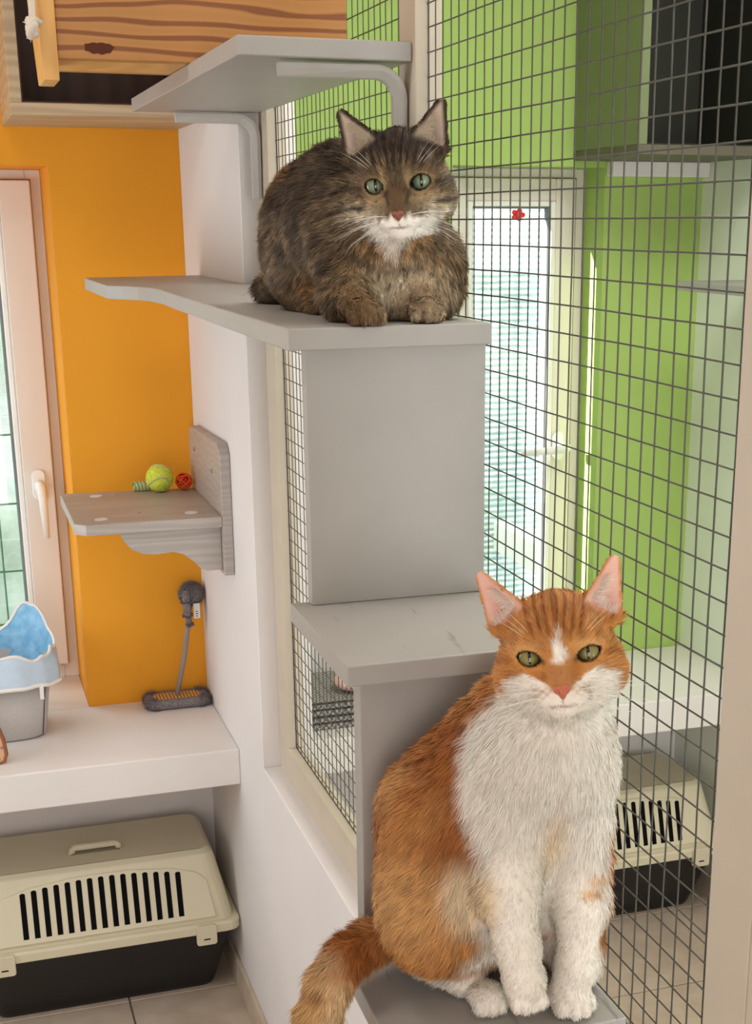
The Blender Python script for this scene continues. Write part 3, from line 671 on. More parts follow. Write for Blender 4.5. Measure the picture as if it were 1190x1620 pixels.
v, f = boxg(0.052, 0.40, 1.66, 1.715, ZL+.001, 0.925); tag(link('white_panel', v, f, 'wall_white', bevel=.004), 'white panel standing on the ledge against the green wall', 'panel')

# ------------------------------------------------------------------ outside the windows
M['grass'] = furmat('lawn', (84, 112, 60), (150, 160, 110), 9)
struct(box('ground', (-6, 8, 2.06, 9, -0.4, -0.3), 'grass'), 'lawn outside the windows', 'ground')
def net_mat(name, ca, cb, cc, sx, sz, hole):
    """woven privacy net: fine horizontal and vertical strands over blotchy leaf tones behind"""
    mt, nt, b = newmat(name); tc = nd(nt, 'ShaderNodeTexCoord')
    w1_ = nd(nt, 'ShaderNodeTexWave', Scale=sx, Distortion=1.5); w1_.bands_direction = 'Z'
    w2_ = nd(nt, 'ShaderNodeTexWave', Scale=sz, Distortion=2.5); w2_.bands_direction = 'X'
    n1 = nd(nt, 'ShaderNodeTexNoise', Scale=2.2, Detail=6.0, Roughness=.7)
    for x in (w1_, w2_, n1): nt.links.new(tc.outputs['Object'], x.inputs[0])
    r = ramp(nt, [(0.3, lin(ca)), (0.5, lin(cb)), (0.72, lin(cc))], n1.outputs[0])
    m0 = nd(nt, 'ShaderNodeMapRange'); m0.inputs[3].default_value = .55; nt.links.new(w2_.outputs['Fac'], m0.inputs[0])
    mu = nd(nt, 'ShaderNodeMath', operation='MULTIPLY'); nt.links.new(w1_.outputs['Fac'], mu.inputs[0]); nt.links.new(m0.outputs[0], mu.inputs[1])
    mp = nd(nt, 'ShaderNodeMapRange'); mp.inputs[3].default_value = 0.62; mp.inputs[4].default_value = 1.15; nt.links.new(mu.outputs[0], mp.inputs[0])
    mx = nd(nt, 'ShaderNodeMix', data_type='RGBA', blend_type='MULTIPLY'); mx.inputs[0].default_value = 1.0
    nt.links.new(r.outputs[0], mx.inputs[6]); nt.links.new(mp.outputs[0], mx.inputs[7])
    nt.links.new(mx.outputs[2], b.inputs['Base Color']); b.inputs['Roughness'].default_value = .9; b.inputs['Specular IOR Level'].default_value = .1
    tl = nd(nt, 'ShaderNodeBsdfTranslucent'); nt.links.new(mx.outputs[2], tl.inputs[0]); ms = nd(nt, 'ShaderNodeMixShader'); ms.inputs[0].default_value = .5
    nt.links.new(b.outputs[0], ms.inputs[1]); nt.links.new(tl.outputs[0], ms.inputs[2])
    tp = nd(nt, 'ShaderNodeBsdfTransparent'); ho = nd(nt, 'ShaderNodeMapRange'); ho.inputs[1].default_value = hole[0]; ho.inputs[2].default_value = hole[1]; ho.inputs[4].default_value = hole[2]
    nt.links.new(mu.outputs[0], ho.inputs[0]); m2 = nd(nt, 'ShaderNodeMixShader'); nt.links.new(ho.outputs[0], m2.inputs[0])
    nt.links.new(ms.outputs[0], m2.inputs[1]); nt.links.new(tp.outputs[0], m2.inputs[2]); nt.links.new(m2.outputs[0], nt.nodes['Material Output'].inputs[0])
    return mt
M['net'] = net_mat('green_privacy_net', (130, 144, 134), (178, 190, 187), (226, 231, 236), 60, 60, (.3, .7, .5))
M['net2'] = net_mat('pale_privacy_net', (140, 168, 176), (206, 220, 226), (250, 250, 252), 17, 6, (.25, .65, .6))
M['fencewire'] = plain('green_fence_wire', (38, 92, 70), .4)
v, f = merge([boxg(-3.6, -1.95, 3.0, 3.006, -0.3, 2.9), boxg(-1.95, 0.35, 3.0, 3.006, -0.3, 1.9)])  # taller left stretch, unseen, added to dim the sun on the window reveal
n1 = tag(link('privacy_net', v, f, 'net'), 'green privacy net on a fence outside the left window', 'net')
n2 = tag(box('privacy_net', (0.5, 2.6, 2.66, 2.666, -0.3, 1.98), 'net2'), 'pale woven privacy net outside the neighbouring window', 'net')
fe = empty('wire_fence', (-1.1, 2.9, -0.3), 'green wire fence outside the left window', 'fence')
parts = [tubeg([(x, 2.9, -0.3), (x, 2.9, 1.45)], .003, 6) for x in np.arange(-2.2, 0.3, .055)]
parts += [tubeg([(-2.2, 2.9, z), (0.3, 2.9, z)], .003, 6) for z in (0.1, 0.3, 0.5, .66, .86, 1.06)]
v, f = merge(parts); o = link('wires', v, f, 'fencewire', fe); o['kind'] = 'stuff'
M['rail'] = paint('white_rail', (240, 240, 240), .5)
ra = at(770, 815, 0, 1.05); rb_ = at(850, 868, 0, 1.05)
tag(box('terrace_rail', (1.00, 1.05, 2.12, 2.64, ra[2]-.07, ra[2]+.02), 'rail', bevel=.004), 'white rail outside the neighbouring window', 'rail')
M['redtoy'] = plain('red_plastic', (226, 40, 44), .4)
rc = at(820, 340, 1, NY-.0)
rt = empty('red_suction_toy', (rc[0], rc[1]+.002, rc[2]-.012), 'small red suction toy stuck on the neighbouring window pane', 'toy')
v, f = ballg((rc[0], rc[1]-.002, rc[2]), (.0095, .007, .011), 14, 10); link('knob', v, f, 'redtoy', rt, smooth=True)
v, f = merge([ballg((rc[0]+.011*math.cos(a), rc[1]+.0005, rc[2]+.009*math.sin(a)), (.007, .004, .006), 10, 8) for a in np.linspace(0, 6.28, 6)[:-1]]); link('petals', v, f, 'redtoy', rt, smooth=True)

# ------------------------------------------------------------------ cats: one continuous body surface each, grown from blended volumes
class Field:
    """signed-distance volume on a grid; volumes are blended in, then turned into one closed surface"""
    def __init__(s, lo, hi, h):
        s.lo = np.array(lo, float); s.h = h; s.n = np.ceil((np.array(hi)-s.lo)/h).astype(int)+1
        s.F = np.full(s.n, 1.0, np.float32)
    def sub(s, lo, hi):
        a = np.clip(np.floor((np.array(lo)-s.lo)/s.h).astype(int), 0, s.n-1); b = np.clip(np.ceil((np.array(hi)-s.lo)/s.h).astype(int)+1, 1, s.n)
        if np.any(b <= a): return None
        ax = [s.lo[i]+s.h*np.arange(a[i], b[i]) for i in range(3)]
        G = np.stack(np.meshgrid(*ax, indexing='ij'), -1).astype(np.float32)
        return tuple(slice(a[i], b[i]) for i in range(3)), G
    def blend(s, lo, hi, fn, k, cut=False):
        mg = k+4*s.h; q = s.sub(np.array(lo)-mg, np.array(hi)+mg)
        if q is None: return
        sl, G = q; d = fn(G).astype(np.float32); f = s.F[sl]
        if cut:
            d = -d; hh = np.maximum(k-np.abs(f-d), 0)/k; s.F[sl] = np.maximum(f, d)+hh*hh*k*.25
        else:
            hh = np.maximum(k-np.abs(f-d), 0)/k; s.F[sl] = np.minimum(f, d)-hh*hh*k*.25
    def ell(s, c, r, k=.02, R=None, cut=False):
        c = np.array(c); r = np.array(r, float); m_ = r.max(); R_ = np.eye(3) if R is None else R
        def fn(G):
            p = (G-c) @ R_; k0 = np.linalg.norm(p/r, axis=-1); k1 = np.linalg.norm(p/(r*r), axis=-1)+1e-9
            return k0*(k0-1)/k1
        s.blend(c-m_, c+m_, fn, k, cut)
    def cap(s, a, b, ra, rb, k=.015):
        a = np.array(a, float); b = np.array(b, float); ba = b-a; L2 = ba@ba; m_ = max(ra, rb)
        def fn(G):
            p = G-a; t = np.clip(p@ba/L2, 0, 1); return np.linalg.norm(p-t[..., None]*ba, axis=-1)-(ra+(rb-ra)*t)
        s.blend(np.minimum(a, b)-m_, np.maximum(a, b)+m_, fn, k)
    def chain(s, pts, rad, k=.015):
        for i in range(len(pts)-1): s.cap(pts[i], pts[i+1], rad[i], rad[i+1], k)
    def ear(s, o, R, sc, tri, z0, k=.006, bowl=.10, th=.20, rnd=.6):
        """thin cupped ear: rounded triangle in the head's face plane, concave to the front"""
        T_ = np.array(tri, float); ctr = np.array([T_[:, 0].mean(), T_[:, 1].mean()])
        base_mid = (T_[0]+T_[1])/2; axis = T_[2]-base_mid; axl = np.linalg.norm(axis); axis = axis/axl; side = np.array([axis[1], -axis[0]])
        pts = [o+R@(np.array([x, y, z0])*sc) for x, y in tri]; lo = np.min(pts, 0)-.02; hi = np.max(pts, 0)+.02
        def fn(G):
            p = ((G-o) @ R)/sc; q = p[..., :2]; d = None; inside = np.ones(q.shape[:-1], bool)
            sg = np.sign((T_[1]-T_[0])[0]*(T_[2]-T_[0])[1]-(T_[1]-T_[0])[1]*(T_[2]-T_[0])[0])
            for i in range(3):
                a = T_[i]; e = T_[(i+1) % 3]-a; w = q-a; t = np.clip((w@e)/(e@e), 0, 1); dd = np.linalg.norm(w-t[..., None]*e, axis=-1)
                d = dd if d is None else np.minimum(d, dd); inside &= (sg*(e[0]*w[..., 1]-e[1]*w[..., 0]) > 0)
            d = np.where(inside, -d, d)-rnd
            u = (q-base_mid)@side; vv = (q-base_mid)@axis
            zs = z0-.55+bowl*2.2*u*u*np.clip(1.15-vv/axl, .15, 1)-.05*vv
            return np.maximum(d, np.abs(p[..., 2]-zs)-th)*sc*.85
        s.blend(lo, hi, fn, k)
    def clip(s, ax, val, sign, mask=None):
        """flatten against a board or the mesh: nothing beyond val along axis ax"""
        g = [s.lo[i]+s.h*np.arange(s.n[i]) for i in range(3)]; sh = [1, 1, 1]; sh[ax] = -1
        d = np.broadcast_to((sign*(g[ax]-val)).reshape(sh), s.n).astype(np.float32)
        if mask is not None: d = np.where(mask(*np.meshgrid(*g, indexing='ij', sparse=True)), d, -1.0)
        s.F = np.maximum(s.F, d)
    def mesh(s, smooth=3):
        F = s.F; ins = F < 0; n = s.n
        c = np.zeros(n-1, np.int8)
        for dx in (0, 1):
            for dy in (0, 1):
                for dz in (0, 1): c += ins[dx:n[0]-1+dx, dy:n[1]-1+dy, dz:n[2]-1+dz]
        act = (c > 0) & (c < 8); idx = -np.ones(n-1, np.int64); cells = np.argwhere(act); idx[act] = np.arange(len(cells))
        acc = np.zeros((len(cells), 3)); cnt = np.zeros(len(cells)); quads = []
        for a in range(3):
            sl0 = [slice(None)]*3; sl1 = [slice(None)]*3; sl0[a] = slice(0, n[a]-1); sl1[a] = slice(1, n[a])
            f0, f1 = F[tuple(sl0)], F[tuple(sl1)]; cr = (f0 < 0) != (f1 < 0)
            e = np.argwhere(cr); v0, v1 = f0[cr], f1[cr]; t = v0/(v0-v1); pos = e.astype(float); pos[:, a] += t
            b, d = (a+1) % 3, (a+2) % 3; ids = []
            for ob, od in ((-1, -1), (0, -1), (0, 0), (-1, 0)):
                q = e.copy(); q[:, b] += ob; q[:, d] += od
                ok = np.all((q >= 0) & (q < n-1), axis=1); id_ = np.full(len(e), -1); id_[ok] = idx[q[ok, 0], q[ok, 1], q[ok, 2]]; ids.append(id_)
                m_ = id_ >= 0; np.add.at(acc, id_[m_], pos[m_]); np.add.at(cnt, id_[m_], 1)
            Q = np.stack(ids, 1); fl_ = v0 > 0; Q[fl_] = Q[fl_][:, ::-1]; quads.append(Q[(Q >= 0).all(1)])
        V = s.lo+s.h*(acc/cnt[:, None]); Q = np.concatenate(quads)
        for _ in range(smooth):
            a_ = np.zeros_like(V); w_ = np.zeros(len(V))
            for i in range(4):
                p, q = Q[:, i], Q[:, (i+1) % 4]; np.add.at(a_, p, V[q]); np.add.at(w_, p, 1)
            V = V*.5+.5*a_/w_[:, None]
        return V, Q
def vnormals(V, Q):
    n = np.cross(V[Q[:, 2]]-V[Q[:, 0]], V[Q[:, 3]]-V[Q[:, 1]]); N = np.zeros_like(V)
    for i in range(4): np.add.at(N, Q[:, i], n)
    return N/(np.linalg.norm(N, axis=1)[:, None]+1e-12)
def fastmesh(name, V, Q, mat, parent, col=None, normals=None, smooth=True):
    base = np.array(wloc(parent)); me = bpy.data.meshes.new(name); nv, nf, k = len(V), len(Q), Q.shape[1]
    me.vertices.add(nv); me.vertices.foreach_set('co', (V-base).astype(np.float32).ravel())
    me.loops.add(nf*k); me.loops.foreach_set('vertex_index', Q.astype(np.int32).ravel())
    me.polygons.add(nf); me.polygons.foreach_set('loop_start', np.arange(0, nf*k, k, dtype=np.int32))
    me.update(calc_edges=True)
    me.polygons.foreach_set('use_smooth', np.full(nf, smooth))
    if col is not None:
        at_ = me.color_attributes.new('coat', 'FLOAT_COLOR', 'POINT'); c4 = np.ones((nv, 4), np.float32); c4[:, :3] = col; at_.data.foreach_set('color', c4.ravel())
    if normals is not None: me.normals_split_custom_set_from_vertices(normals.astype(np.float32))
    me.materials.append(mat); o = bpy.data.objects.new(name, me); COL.objects.link(o); o.parent = parent; return o
def coat_mat(name, rough, spec, sheen):
    mt, nt, b = newmat(name); a = nd(nt, 'ShaderNodeVertexColor'); a.layer_name = 'coat'
    nt.links.new(a.outputs[0], b.inputs['Base Color']); b.inputs['Roughness'].default_value = rough; b.inputs['Specular IOR Level'].default_value = spec
    b.inputs['Sheen Weight'].default_value = sheen; b.inputs['Sheen Roughness'].default_value = .4; return mt
M['skin'] = coat_mat('cat_undercoat', .85, .1, 0.0); M['fur'] = coat_mat('cat_fur', .62, .22, 0.0)
M['whisker'] = plain('whisker_white', (240, 234, 224), .4)
def eye_mat(name, iris, iris2, slit):
    mt, nt, b = newmat(name); tc = nd(nt, 'ShaderNodeTexCoord'); sp_ = nd(nt, 'ShaderNodeSeparateXYZ'); nt.links.new(tc.outputs['Object'], sp_.inputs[0])
    def mth(op, a, b_=None):
        n_ = nd(nt, 'ShaderNodeMath', operation=op)
        for i, v_ in enumerate((a, b_)):
            if v_ is None: continue
            if hasattr(v_, 'is_linked') or hasattr(v_, 'links'): nt.links.new(v_, n_.inputs[i])
            else: n_.inputs[i].default_value = v_
        return n_.outputs[0]
    x, y = sp_.outputs[0], sp_.outputs[1]
    r = mth('SQRT', mth('ADD', mth('MULTIPLY', x, x), mth('MULTIPLY', y, y)))
    px_ = mth('DIVIDE', x, slit[0]); py_ = mth('DIVIDE', y, slit[1]); pr_ = mth('SQRT', mth('ADD', mth('MULTIPLY', px_, px_), mth('MULTIPLY', py_, py_)))
    rn = mth('DIVIDE', r, .0098)
    n1 = nd(nt, 'ShaderNodeTexNoise', Scale=500.0, Detail=3.0); nt.links.new(tc.outputs['Object'], n1.inputs[0])
    rr_ = mth('ADD', rn, mth('MULTIPLY', mth('SUBTRACT', n1.outputs[0], .5), .25))
    rp = ramp(nt, [(0.0, lin(iris2)), (0.45, lin(iris)), (0.86, lin(tuple(int(v_*.8) for v_ in iris))), (0.97, (0.01, 0.008, 0.006))], rr_)
    pm = ramp(nt, [(0.85, (0, 0, 0)), (1.0, (1, 1, 1))], pr_)
    mx = nd(nt, 'ShaderNodeMix', data_type='RGBA'); nt.links.new(pm.outputs[0], mx.inputs[0]); mx.inputs[6].default_value = (.004, .004, .004, 1); nt.links.new(rp.outputs[0], mx.inputs[7])
    nt.links.new(mx.outputs[2], b.inputs['Base Color']); b.inputs['Roughness'].default_value = .08; b.inputs['Coat Weight'].default_value = .5; b.inputs['Coat Roughness'].default_value = .02
    return mt

def S3(*c): return np.array(lin(c))
class Coat:
    """colour of every hair from soft patches placed in space"""
    def __init__(s, base): s.base = np.array(base); s.ops = []
    def blob(s, c, r, col, w=1.0, soft=.35, R=None): s.ops.append(('b', np.array(c), np.array(r, float)*np.ones(3), np.array(col), w, soft, R))
    def fn(s, f, col): s.ops.append(('f', f, np.array(col)))
    def __call__(s, P):
        C_ = np.tile(s.base, (len(P), 1))
        for o in s.ops:
            if o[0] == 'b':
                q = P-o[1]
                if o[6] is not None: q = q@o[6]
                d = np.linalg.norm(q/o[2], axis=1); w = o[4]*np.clip((1+o[5]-d)/(2*o[5]), 0, 1); w = w*w*(3-2*w)
            else: w = np.clip(o[1](P), 0, 1)
            C_ = C_*(1-w[:, None])+o[-1][None, :]*w[:, None] if o[0] == 'f' else C_*(1-w[:, None])+o[3][None, :]*w[:, None]
        return C_
def make_fur(parent, V, Q, N, coat, lenf, flow, count, seed, width, tipf, clamp=None):
    r_ = np.random.default_rng(seed); A = .5*np.linalg.norm(np.cross(V[Q[:, 2]]-V[Q[:, 0]], V[Q[:, 3]]-V[Q[:, 1]]), axis=1)
    q = r_.choice(len(Q), count, p=A/A.sum()); u, v = r_.random((2, count, 1)); a, b, c, d = (V[Q[q, i]] for i in range(4))
    P = (a*(1-u)+b*u)*(1-v)+(d*(1-u)+c*u)*v
    Nn = (N[Q[q, 0]]*(1-u)+N[Q[q, 1]]*u)*(1-v)+(N[Q[q, 3]]*(1-u)+N[Q[q, 2]]*u)*v; Nn /= np.linalg.norm(Nn, axis=1)[:, None]
    L, lift = lenf(P, Nn); keep = L > .0006
    P, Nn, L, lift = P[keep], Nn[keep], L[keep][:, None], lift[keep][:, None]; n = len(P)
    fl_ = flow(P, Nn); fl_ = fl_-Nn*np.sum(fl_*Nn, 1)[:, None]; fl_ /= np.linalg.norm(fl_, axis=1)[:, None]+1e-9
    # clumping: neighbouring hairs share a random lean
    cell = np.floor(P/.0075).astype(np.int64); hsh = (cell[:, 0]*73856093 ^ cell[:, 1]*19349663 ^ cell[:, 2]*83492791) % 4096
    cl = np.random.default_rng(seed+1).normal(0, 1, (4096, 3))[hsh]
    d1 = fl_+Nn*lift+cl*.10+r_.normal(0, .11, (n, 3)); d1 /= np.linalg.norm(d1, axis=1)[:, None]
    d2 = fl_+Nn*lift*.45+cl*.15+r_.normal(0, .15, (n, 3)); d2 /= np.linalg.norm(d2, axis=1)[:, None]
    # keep tips from diving under the surface
    dn = np.sum(d2*Nn, 1)[:, None]; d2 = d2+Nn*np.maximum(.06-dn, 0); L = L*r_.uniform(.7, 1.25, (n, 1))
    S_ = np.cross(d1, Nn); S_ /= np.linalg.norm(S_, axis=1)[:, None]+1e-9; T_ = np.cross(S_, d1); ph = r_.uniform(-1.1, 1.1, (n, 1)); S_ = S_*np.cos(ph)+T_*np.sin(ph)
    w = width*r_.uniform(.7, 1.3, (n, 1)); p0 = P-Nn*.0008; p1 = p0+d1*L*.5; p2 = p1+d2*L*.5
    VV = np.stack([p0-S_*w*.5, p0+S_*w*.5, p1-S_*w*.42, p1+S_*w*.42, p2], 1).reshape(-1, 3)
    if clamp is not None: VV = clamp(VV)
    i0 = 5*np.arange(n)[:, None]; T3 = np.concatenate([i0+np.array([[0, 1, 3]]), i0+np.array([[0, 3, 2]]), i0+np.array([[2, 3, 4]])], 1).reshape(-1, 3)
    C0 = coat(P); rt, md, tp = tipf(C0, P, r_, n)
    CC = np.stack([rt, rt, md, md, tp], 1).reshape(-1, 3); ns = Nn+r_.normal(0, .18, Nn.shape); ns /= np.linalg.norm(ns, axis=1)[:, None]
    NN = np.repeat(ns, 5, 0)
    o = fastmesh('fur', VV, T3, M['fur'], parent, np.clip(CC, 0, 1), NN); o['kind'] = 'stuff'; return o
def eyeball(parent, c, r, gaze, up, mat):
    v, f = ballg((0, 0, 0), r, 28, 18); me = bpy.data.meshes.new('eye'); me.from_pydata(v, [], f); me.update(); me.polygons.foreach_set('use_smooth', [True]*len(me.polygons)); me.materials.append(mat)
    o = bpy.data.objects.new('eye', me); COL.objects.link(o); o.parent = parent
    g = Vector(gaze).normalized(); u = Vector(up); x = u.cross(g).normalized(); y = g.cross(x)
    o.rotation_euler = Matrix((x, y, g)).transposed().to_euler(); o.location = Vector(c)-wloc(parent); return o
def frame(fwd, up, roll):
    z = np.array(fwd, float); z /= np.linalg.norm(z); x = np.cross(up, z); x /= np.linalg.norm(x); y = np.cross(z, x)
    # roll>0 lifts the image-right side; x here points to the image right
    c, s_ = math.cos(roll), math.sin(roll); return np.stack([c*x+s_*y, -s_*x+c*y, z], 1)
def add_head(Fd, o, R, s, ears, eye_open, eye_dx=2.4, cheek=1.0):
    """skull, cheeks, muzzle, chin, sockets and ears in head coordinates (cm; x image right, y up, z to the front)"""
    def W_(x, y, z): return o+R@(np.array([x, y, z])*s)
    E = lambda c, r, k=.012, cut=False, RR=R: Fd.ell(W_(*c), np.array(r)*s, k, RR, cut)
    E((0, 1.2, -2.7), (4.3, 3.9, 4.4), .02)
    for sx in (-1, 1):
        E((sx*2.95, -1.75, -2.1), (2.6*cheek, 2.45, 2.8), .02)
        E((sx*1.7, 1.3, -.1), (1.4, .8, .9), .012)
    E((0, -3.0, -1.4), (3.2, 2.5, 2.9), .02)
    Fd.cap(W_(0, .9, .2), W_(0, -2.2, 1.9), 1.1*s, .78*s, .012)
    for sx in (-1, 1):
        E((sx*.98, -3.55, 1.5), (1.22, .85, 1.0), .006)
    E((0, -4.6, .95), (1.1, .75, 1.0), .008)
    Fd.cap(W_(0, -2.6, 2.1), W_(0, -2.95, 2.25), .66*s, .52*s, .005)
    for sx, tri in ears:
        Fd.ear(o, R, s, tri, -1.5, .010*s*100)
    return W_
def almond(x, y, sx, e):
    """distance (cm) to the lid opening; e = half width, upper height, lower height, tilt, dx, dy; outer corner lifted by the tilt"""
    w, hu, hl, tilt, dx, dy = e; u = sx*x-dx; v = y-dy; c, s_ = math.cos(tilt), math.sin(tilt); u, v = c*u+s_*v, -s_*u+c*v
    cu = (w*w-hu*hu)/(2*hu); cl = (w*w-hl*hl)/(2*hl)
    return np.maximum(np.sqrt(u*u+(v+cu)**2)-(hu+cu), np.sqrt(u*u+(v-cl)**2)-(hl+cl))
def carve_eyes(Fd, o, R, s, e):
    for sx in (-1, 1):
        c = o+R@(np.array([sx*e[4], e[5], .6])*s)
        def fn(G, sx=sx):
            q = ((G-o)@R)/s; return np.maximum(almond(q[..., 0], q[..., 1], sx, e), np.abs(q[..., 2]-.9)-1.5)*s
        Fd.blend(c-.024, c+.024, fn, .0016, True)
def nose_part(parent, W0_, s, col, k=1.0):
    W_ = lambda x, y, z: W0_(x*k, -2.95+(y+2.66)*k, 2.62+(z-2.62)*k); s = s*1.0; sk = s; s = s*k
    lo = W_(0, -2.75, 2.5)-.013*s*100; Fn = Field(lo, lo+.026*s*100, .0006)
    for sx in (-1, 1): Fn.ell(W_(sx*.30, -2.50, 2.62), np.array([.33, .27, .30])*s, .003)
    Fn.ell(W_(0, -2.66, 2.66), np.array([.38, .36, .30])*s, .003); Fn.ell(W_(0, -3.0, 2.52), np.array([.18, .32, .22])*s, .003)
    for sx in (-1, 1): Fn.ell(W_(sx*.33, -2.74, 2.92), np.array([.17, .10, .18])*s, .001, None, True)
    v, q = Fn.mesh(2); fastmesh('nose', v, q, col, parent)
def whiskers(parent, W_, R, s, seed, length, droop):
    r_ = random.Random(seed); parts = []
    for sx in (-1, 1):
        for i in range(3):
            for j in range(4):
                b = W_(sx*(1.1+.28*j), -3.0-.32*i, 2.35-.32*j); L = length*s*r_.uniform(.75, 1.15)
                d = R@np.array([sx*1.0, .18-.22*i-.04*j, .15-.12*j]); d /= np.linalg.norm(d); dn = np.array([0, 0, -1.0])
                pth = [b+d*L*t+dn*droop*s*t*t*r_.uniform(.8, 1.2)+R@np.array([0, 0, -1.0])*L*.25*t*t for t in np.linspace(0, 1, 7)]
                parts.append(tubeg(pth, [.00022*(1-.8*t) for t in np.linspace(0, 1, 7)], 4))
        for i in range(3):
            b = W_(sx*(1.9+.25*i), 1.35, .8); d = R@np.array([sx*.5+.2*sx*i, .9, .5]); d /= np.linalg.norm(d); L = 3.4*s
            parts.append(tubeg([b+d*L*t+R@np.array([sx*.5, .0, -.6])*L*.4*t*t for t in np.linspace(0, 1, 6)], [.0002*(1-.8*t) for t in np.linspace(0, 1, 6)], 4))
    v, f = merge(parts); link('whiskers', v, f, 'whisker', parent, smooth=True)['kind'] = 'stuff'
def hash_noise(P, f, seed):
    """cheap smooth 3-D value noise"""
    Q_ = P*f; i = np.floor(Q_).astype(np.int64); t = Q_-i; t = t*t*(3-2*t); tab = np.random.default_rng(seed).random(4096); out = 0
    for dx in (0, 1):
        for dy in (0, 1):
            for dz in (0, 1):
                h = ((i[:, 0]+dx)*73856093 ^ (i[:, 1]+dy)*19349663 ^ (i[:, 2]+dz)*83492791) % 4096
                out = out+tab[h]*(t[:, 0] if dx else 1-t[:, 0])*(t[:, 1] if dy else 1-t[:, 1])*(t[:, 2] if dz else 1-t[:, 2])
    return out
def paw(Fd, c, fwd, s, k=.006):
    """rounded foot with four toes; c = ankle-side centre on the ground"""
    f = np.array(fwd, float); f[2] = 0; f /= np.linalg.norm(f); sd = np.cross(f, [0, 0, 1]); Rz = np.stack([sd, f, np.array([0, 0, 1.0])], 1)
    Fd.ell(np.array(c)+np.array([0, 0, .012*s]), np.array([.0165, .019, .0125])*s, k, Rz)
    for i, (x, y) in enumerate(((-.0125, .008), (-.0044, .0145), (.0044, .0145), (.0125, .008))):
        Fd.ell(np.array(c)+sd*x*s+f*y*s+np.array([0, 0, .0085*s]), np.array([.0052, .0085, .0082])*s, .0016, Rz)
    return Rz

def ear_hair(parent, W_, R, s, tris, cols, seed):
    """long pale hairs that sweep from the inner and lower edge of each ear across its cup"""
    r_ = np.random.default_rng(seed); V, Fc, C_, N_ = [], [], [], []
    for tri in tris:
        a, b, t = (np.array(q) for q in tri)          # inner base, outer base, tip
        for i in range(420):
            if i < 260: u = r_.random()**1.3*.62; root = a+(t-a)*u; d = (b-a)*.55+(t-a)*.5*r_.random(); L = r_.uniform(.8, 1.9)*(1-.6*u)
            else: u = r_.random(); root = a+(b-a)*u+(t-(a+b)/2)*.02; d = (t-(a+b)/2)+(b-a)*r_.normal(0, .35); L = r_.uniform(.5, 1.3)
            d = d/np.linalg.norm(d); w = .016; sd = np.array([-d[1], d[0]]); z0 = -1.75; z1 = -1.2+r_.uniform(-.15, .25)
            p0 = W_(*root, z0-.1); p1 = W_(*(root+d*L*.55), z1-.15); p2 = W_(*(root+d*L+sd*r_.normal(0, .12)), z1-.35)
            S_ = R@np.array([sd[0], sd[1], 0])*s*w; k = len(V); V += [p0-S_, p0+S_, p1-S_*.8, p1+S_*.8, p2]
            Fc += [(k, k+3, k+1), (k, k+2, k+3), (k+2, k+4, k+3)]; c = np.array(cols[0])*(1-.5*u)+np.array(cols[1])*.5*u; C_ += [c*r_.uniform(.85, 1.1)]*5; N_ += [R[:, 2]]*5
    o = fastmesh('ear_hair', np.array(V), np.array(Fc), M['fur'], parent, np.clip(np.array(C_), 0, 1), np.array(N_)); o['kind'] = 'stuff'

A = lambda px, py, Y: at(px, py, 1, Y)
CAMD = lambda p: (CAM-p)/np.linalg.norm(CAM-p)
UPZ = np.array([0, 0, 1.0])
# ================================================================== ginger and white cat on the lowest step
GZ = 0.9365
go = A(884, 1034, -0.318); gs = .01*1.03
gR = frame(CAMD(go)+np.array([0, 0, -.04]), UPZ, .118)
gear = [[(-3.0, 4.1), (-5.0, 2.4), (-5.8, 6.9)], [(3.0, 4.1), (5.0, 2.4), (5.3, 7.2)]]
cat2 = empty('cat', (-0.1, -0.23, GZ), 'ginger and white cat sitting upright on the lowest grey step', 'cat')
Fd = Field((-0.36, -0.40, 0.80), (0.03, -0.10, 1.44), .0023)
W2 = add_head(Fd, go, gR, gs, [(-1, gear[0]), (1, gear[1])], (1.02, .60, -.10), 2.42, 1.0)
# neck, chest, trunk, haunch
Fd.cap(W2(0, -1.2, -4.6), A(872, 1190, -.262), .036, .056, .02)
Fd.ell(A(868, 1215, -.258), (.066, .052, .062), .03)
Fd.ell(A(820, 1300, -.222), (.092, .066, .085), .03)
Fd.ell(A(775, 1330, -.208), (.088, .062, .090), .03)
Fd.ell(A(735, 1420, -.208), (.078, .062, .070), .03)
Fd.ell(A(895, 1400, -.225), (.042, .052, .080), .03)
Fd.ell(A(688, 1340, -.205), (.048, .050, .065), .03)
Fd.cap(A(800, 1130, -.222), A(700, 1270, -.202), .034, .052, .03)
# hind leg folded at the image left, its paw to the front
hk = A(690, 1440, -.235); Fd.ell(hk, (.052, .050, .062), .02)
hp = np.array([A(772, 1580, -.275)[0], -.272, GZ]); Fd.cap(A(715, 1510, -.225), hp+np.array([-.012, .03, .018]), .028, .018, .018)
paw(Fd, hp, (.25, -1, 0), 1.05)
# hind quarter at the image right
Fd.ell(A(914, 1465, -.235), (.031, .05, .05), .02)
# planted foreleg and lifted foreleg
fpw = np.array([A(905, 1590, -.305)[0], -.300, GZ])
Fd.chain([A(915, 1290, -.27), A(918, 1430, -.288), A(912, 1530, -.300), fpw+np.array([0, .004, .018])], [.034, .0235, .0175, .0165], .014)
paw(Fd, fpw, (.1, -1, 0), 1.18)
lp = A(826, 1538, -.322)
Fd.chain([A(815, 1300, -.265), A(806, 1420, -.295), A(818, 1495, -.313), lp], [.036, .025, .0185, .0175], .014)
Fd.ell(lp+np.array([.002, -.003, -.010]), (.019, .018, .020), .008)
for i, x in enumerate((-.0125, -.0042, .0042, .0120)):
    Fd.ell(lp+np.array([x+.003, -.012, -.024-.003*(i in (1, 2))]), (.0052, .0075, .0088), .0018)
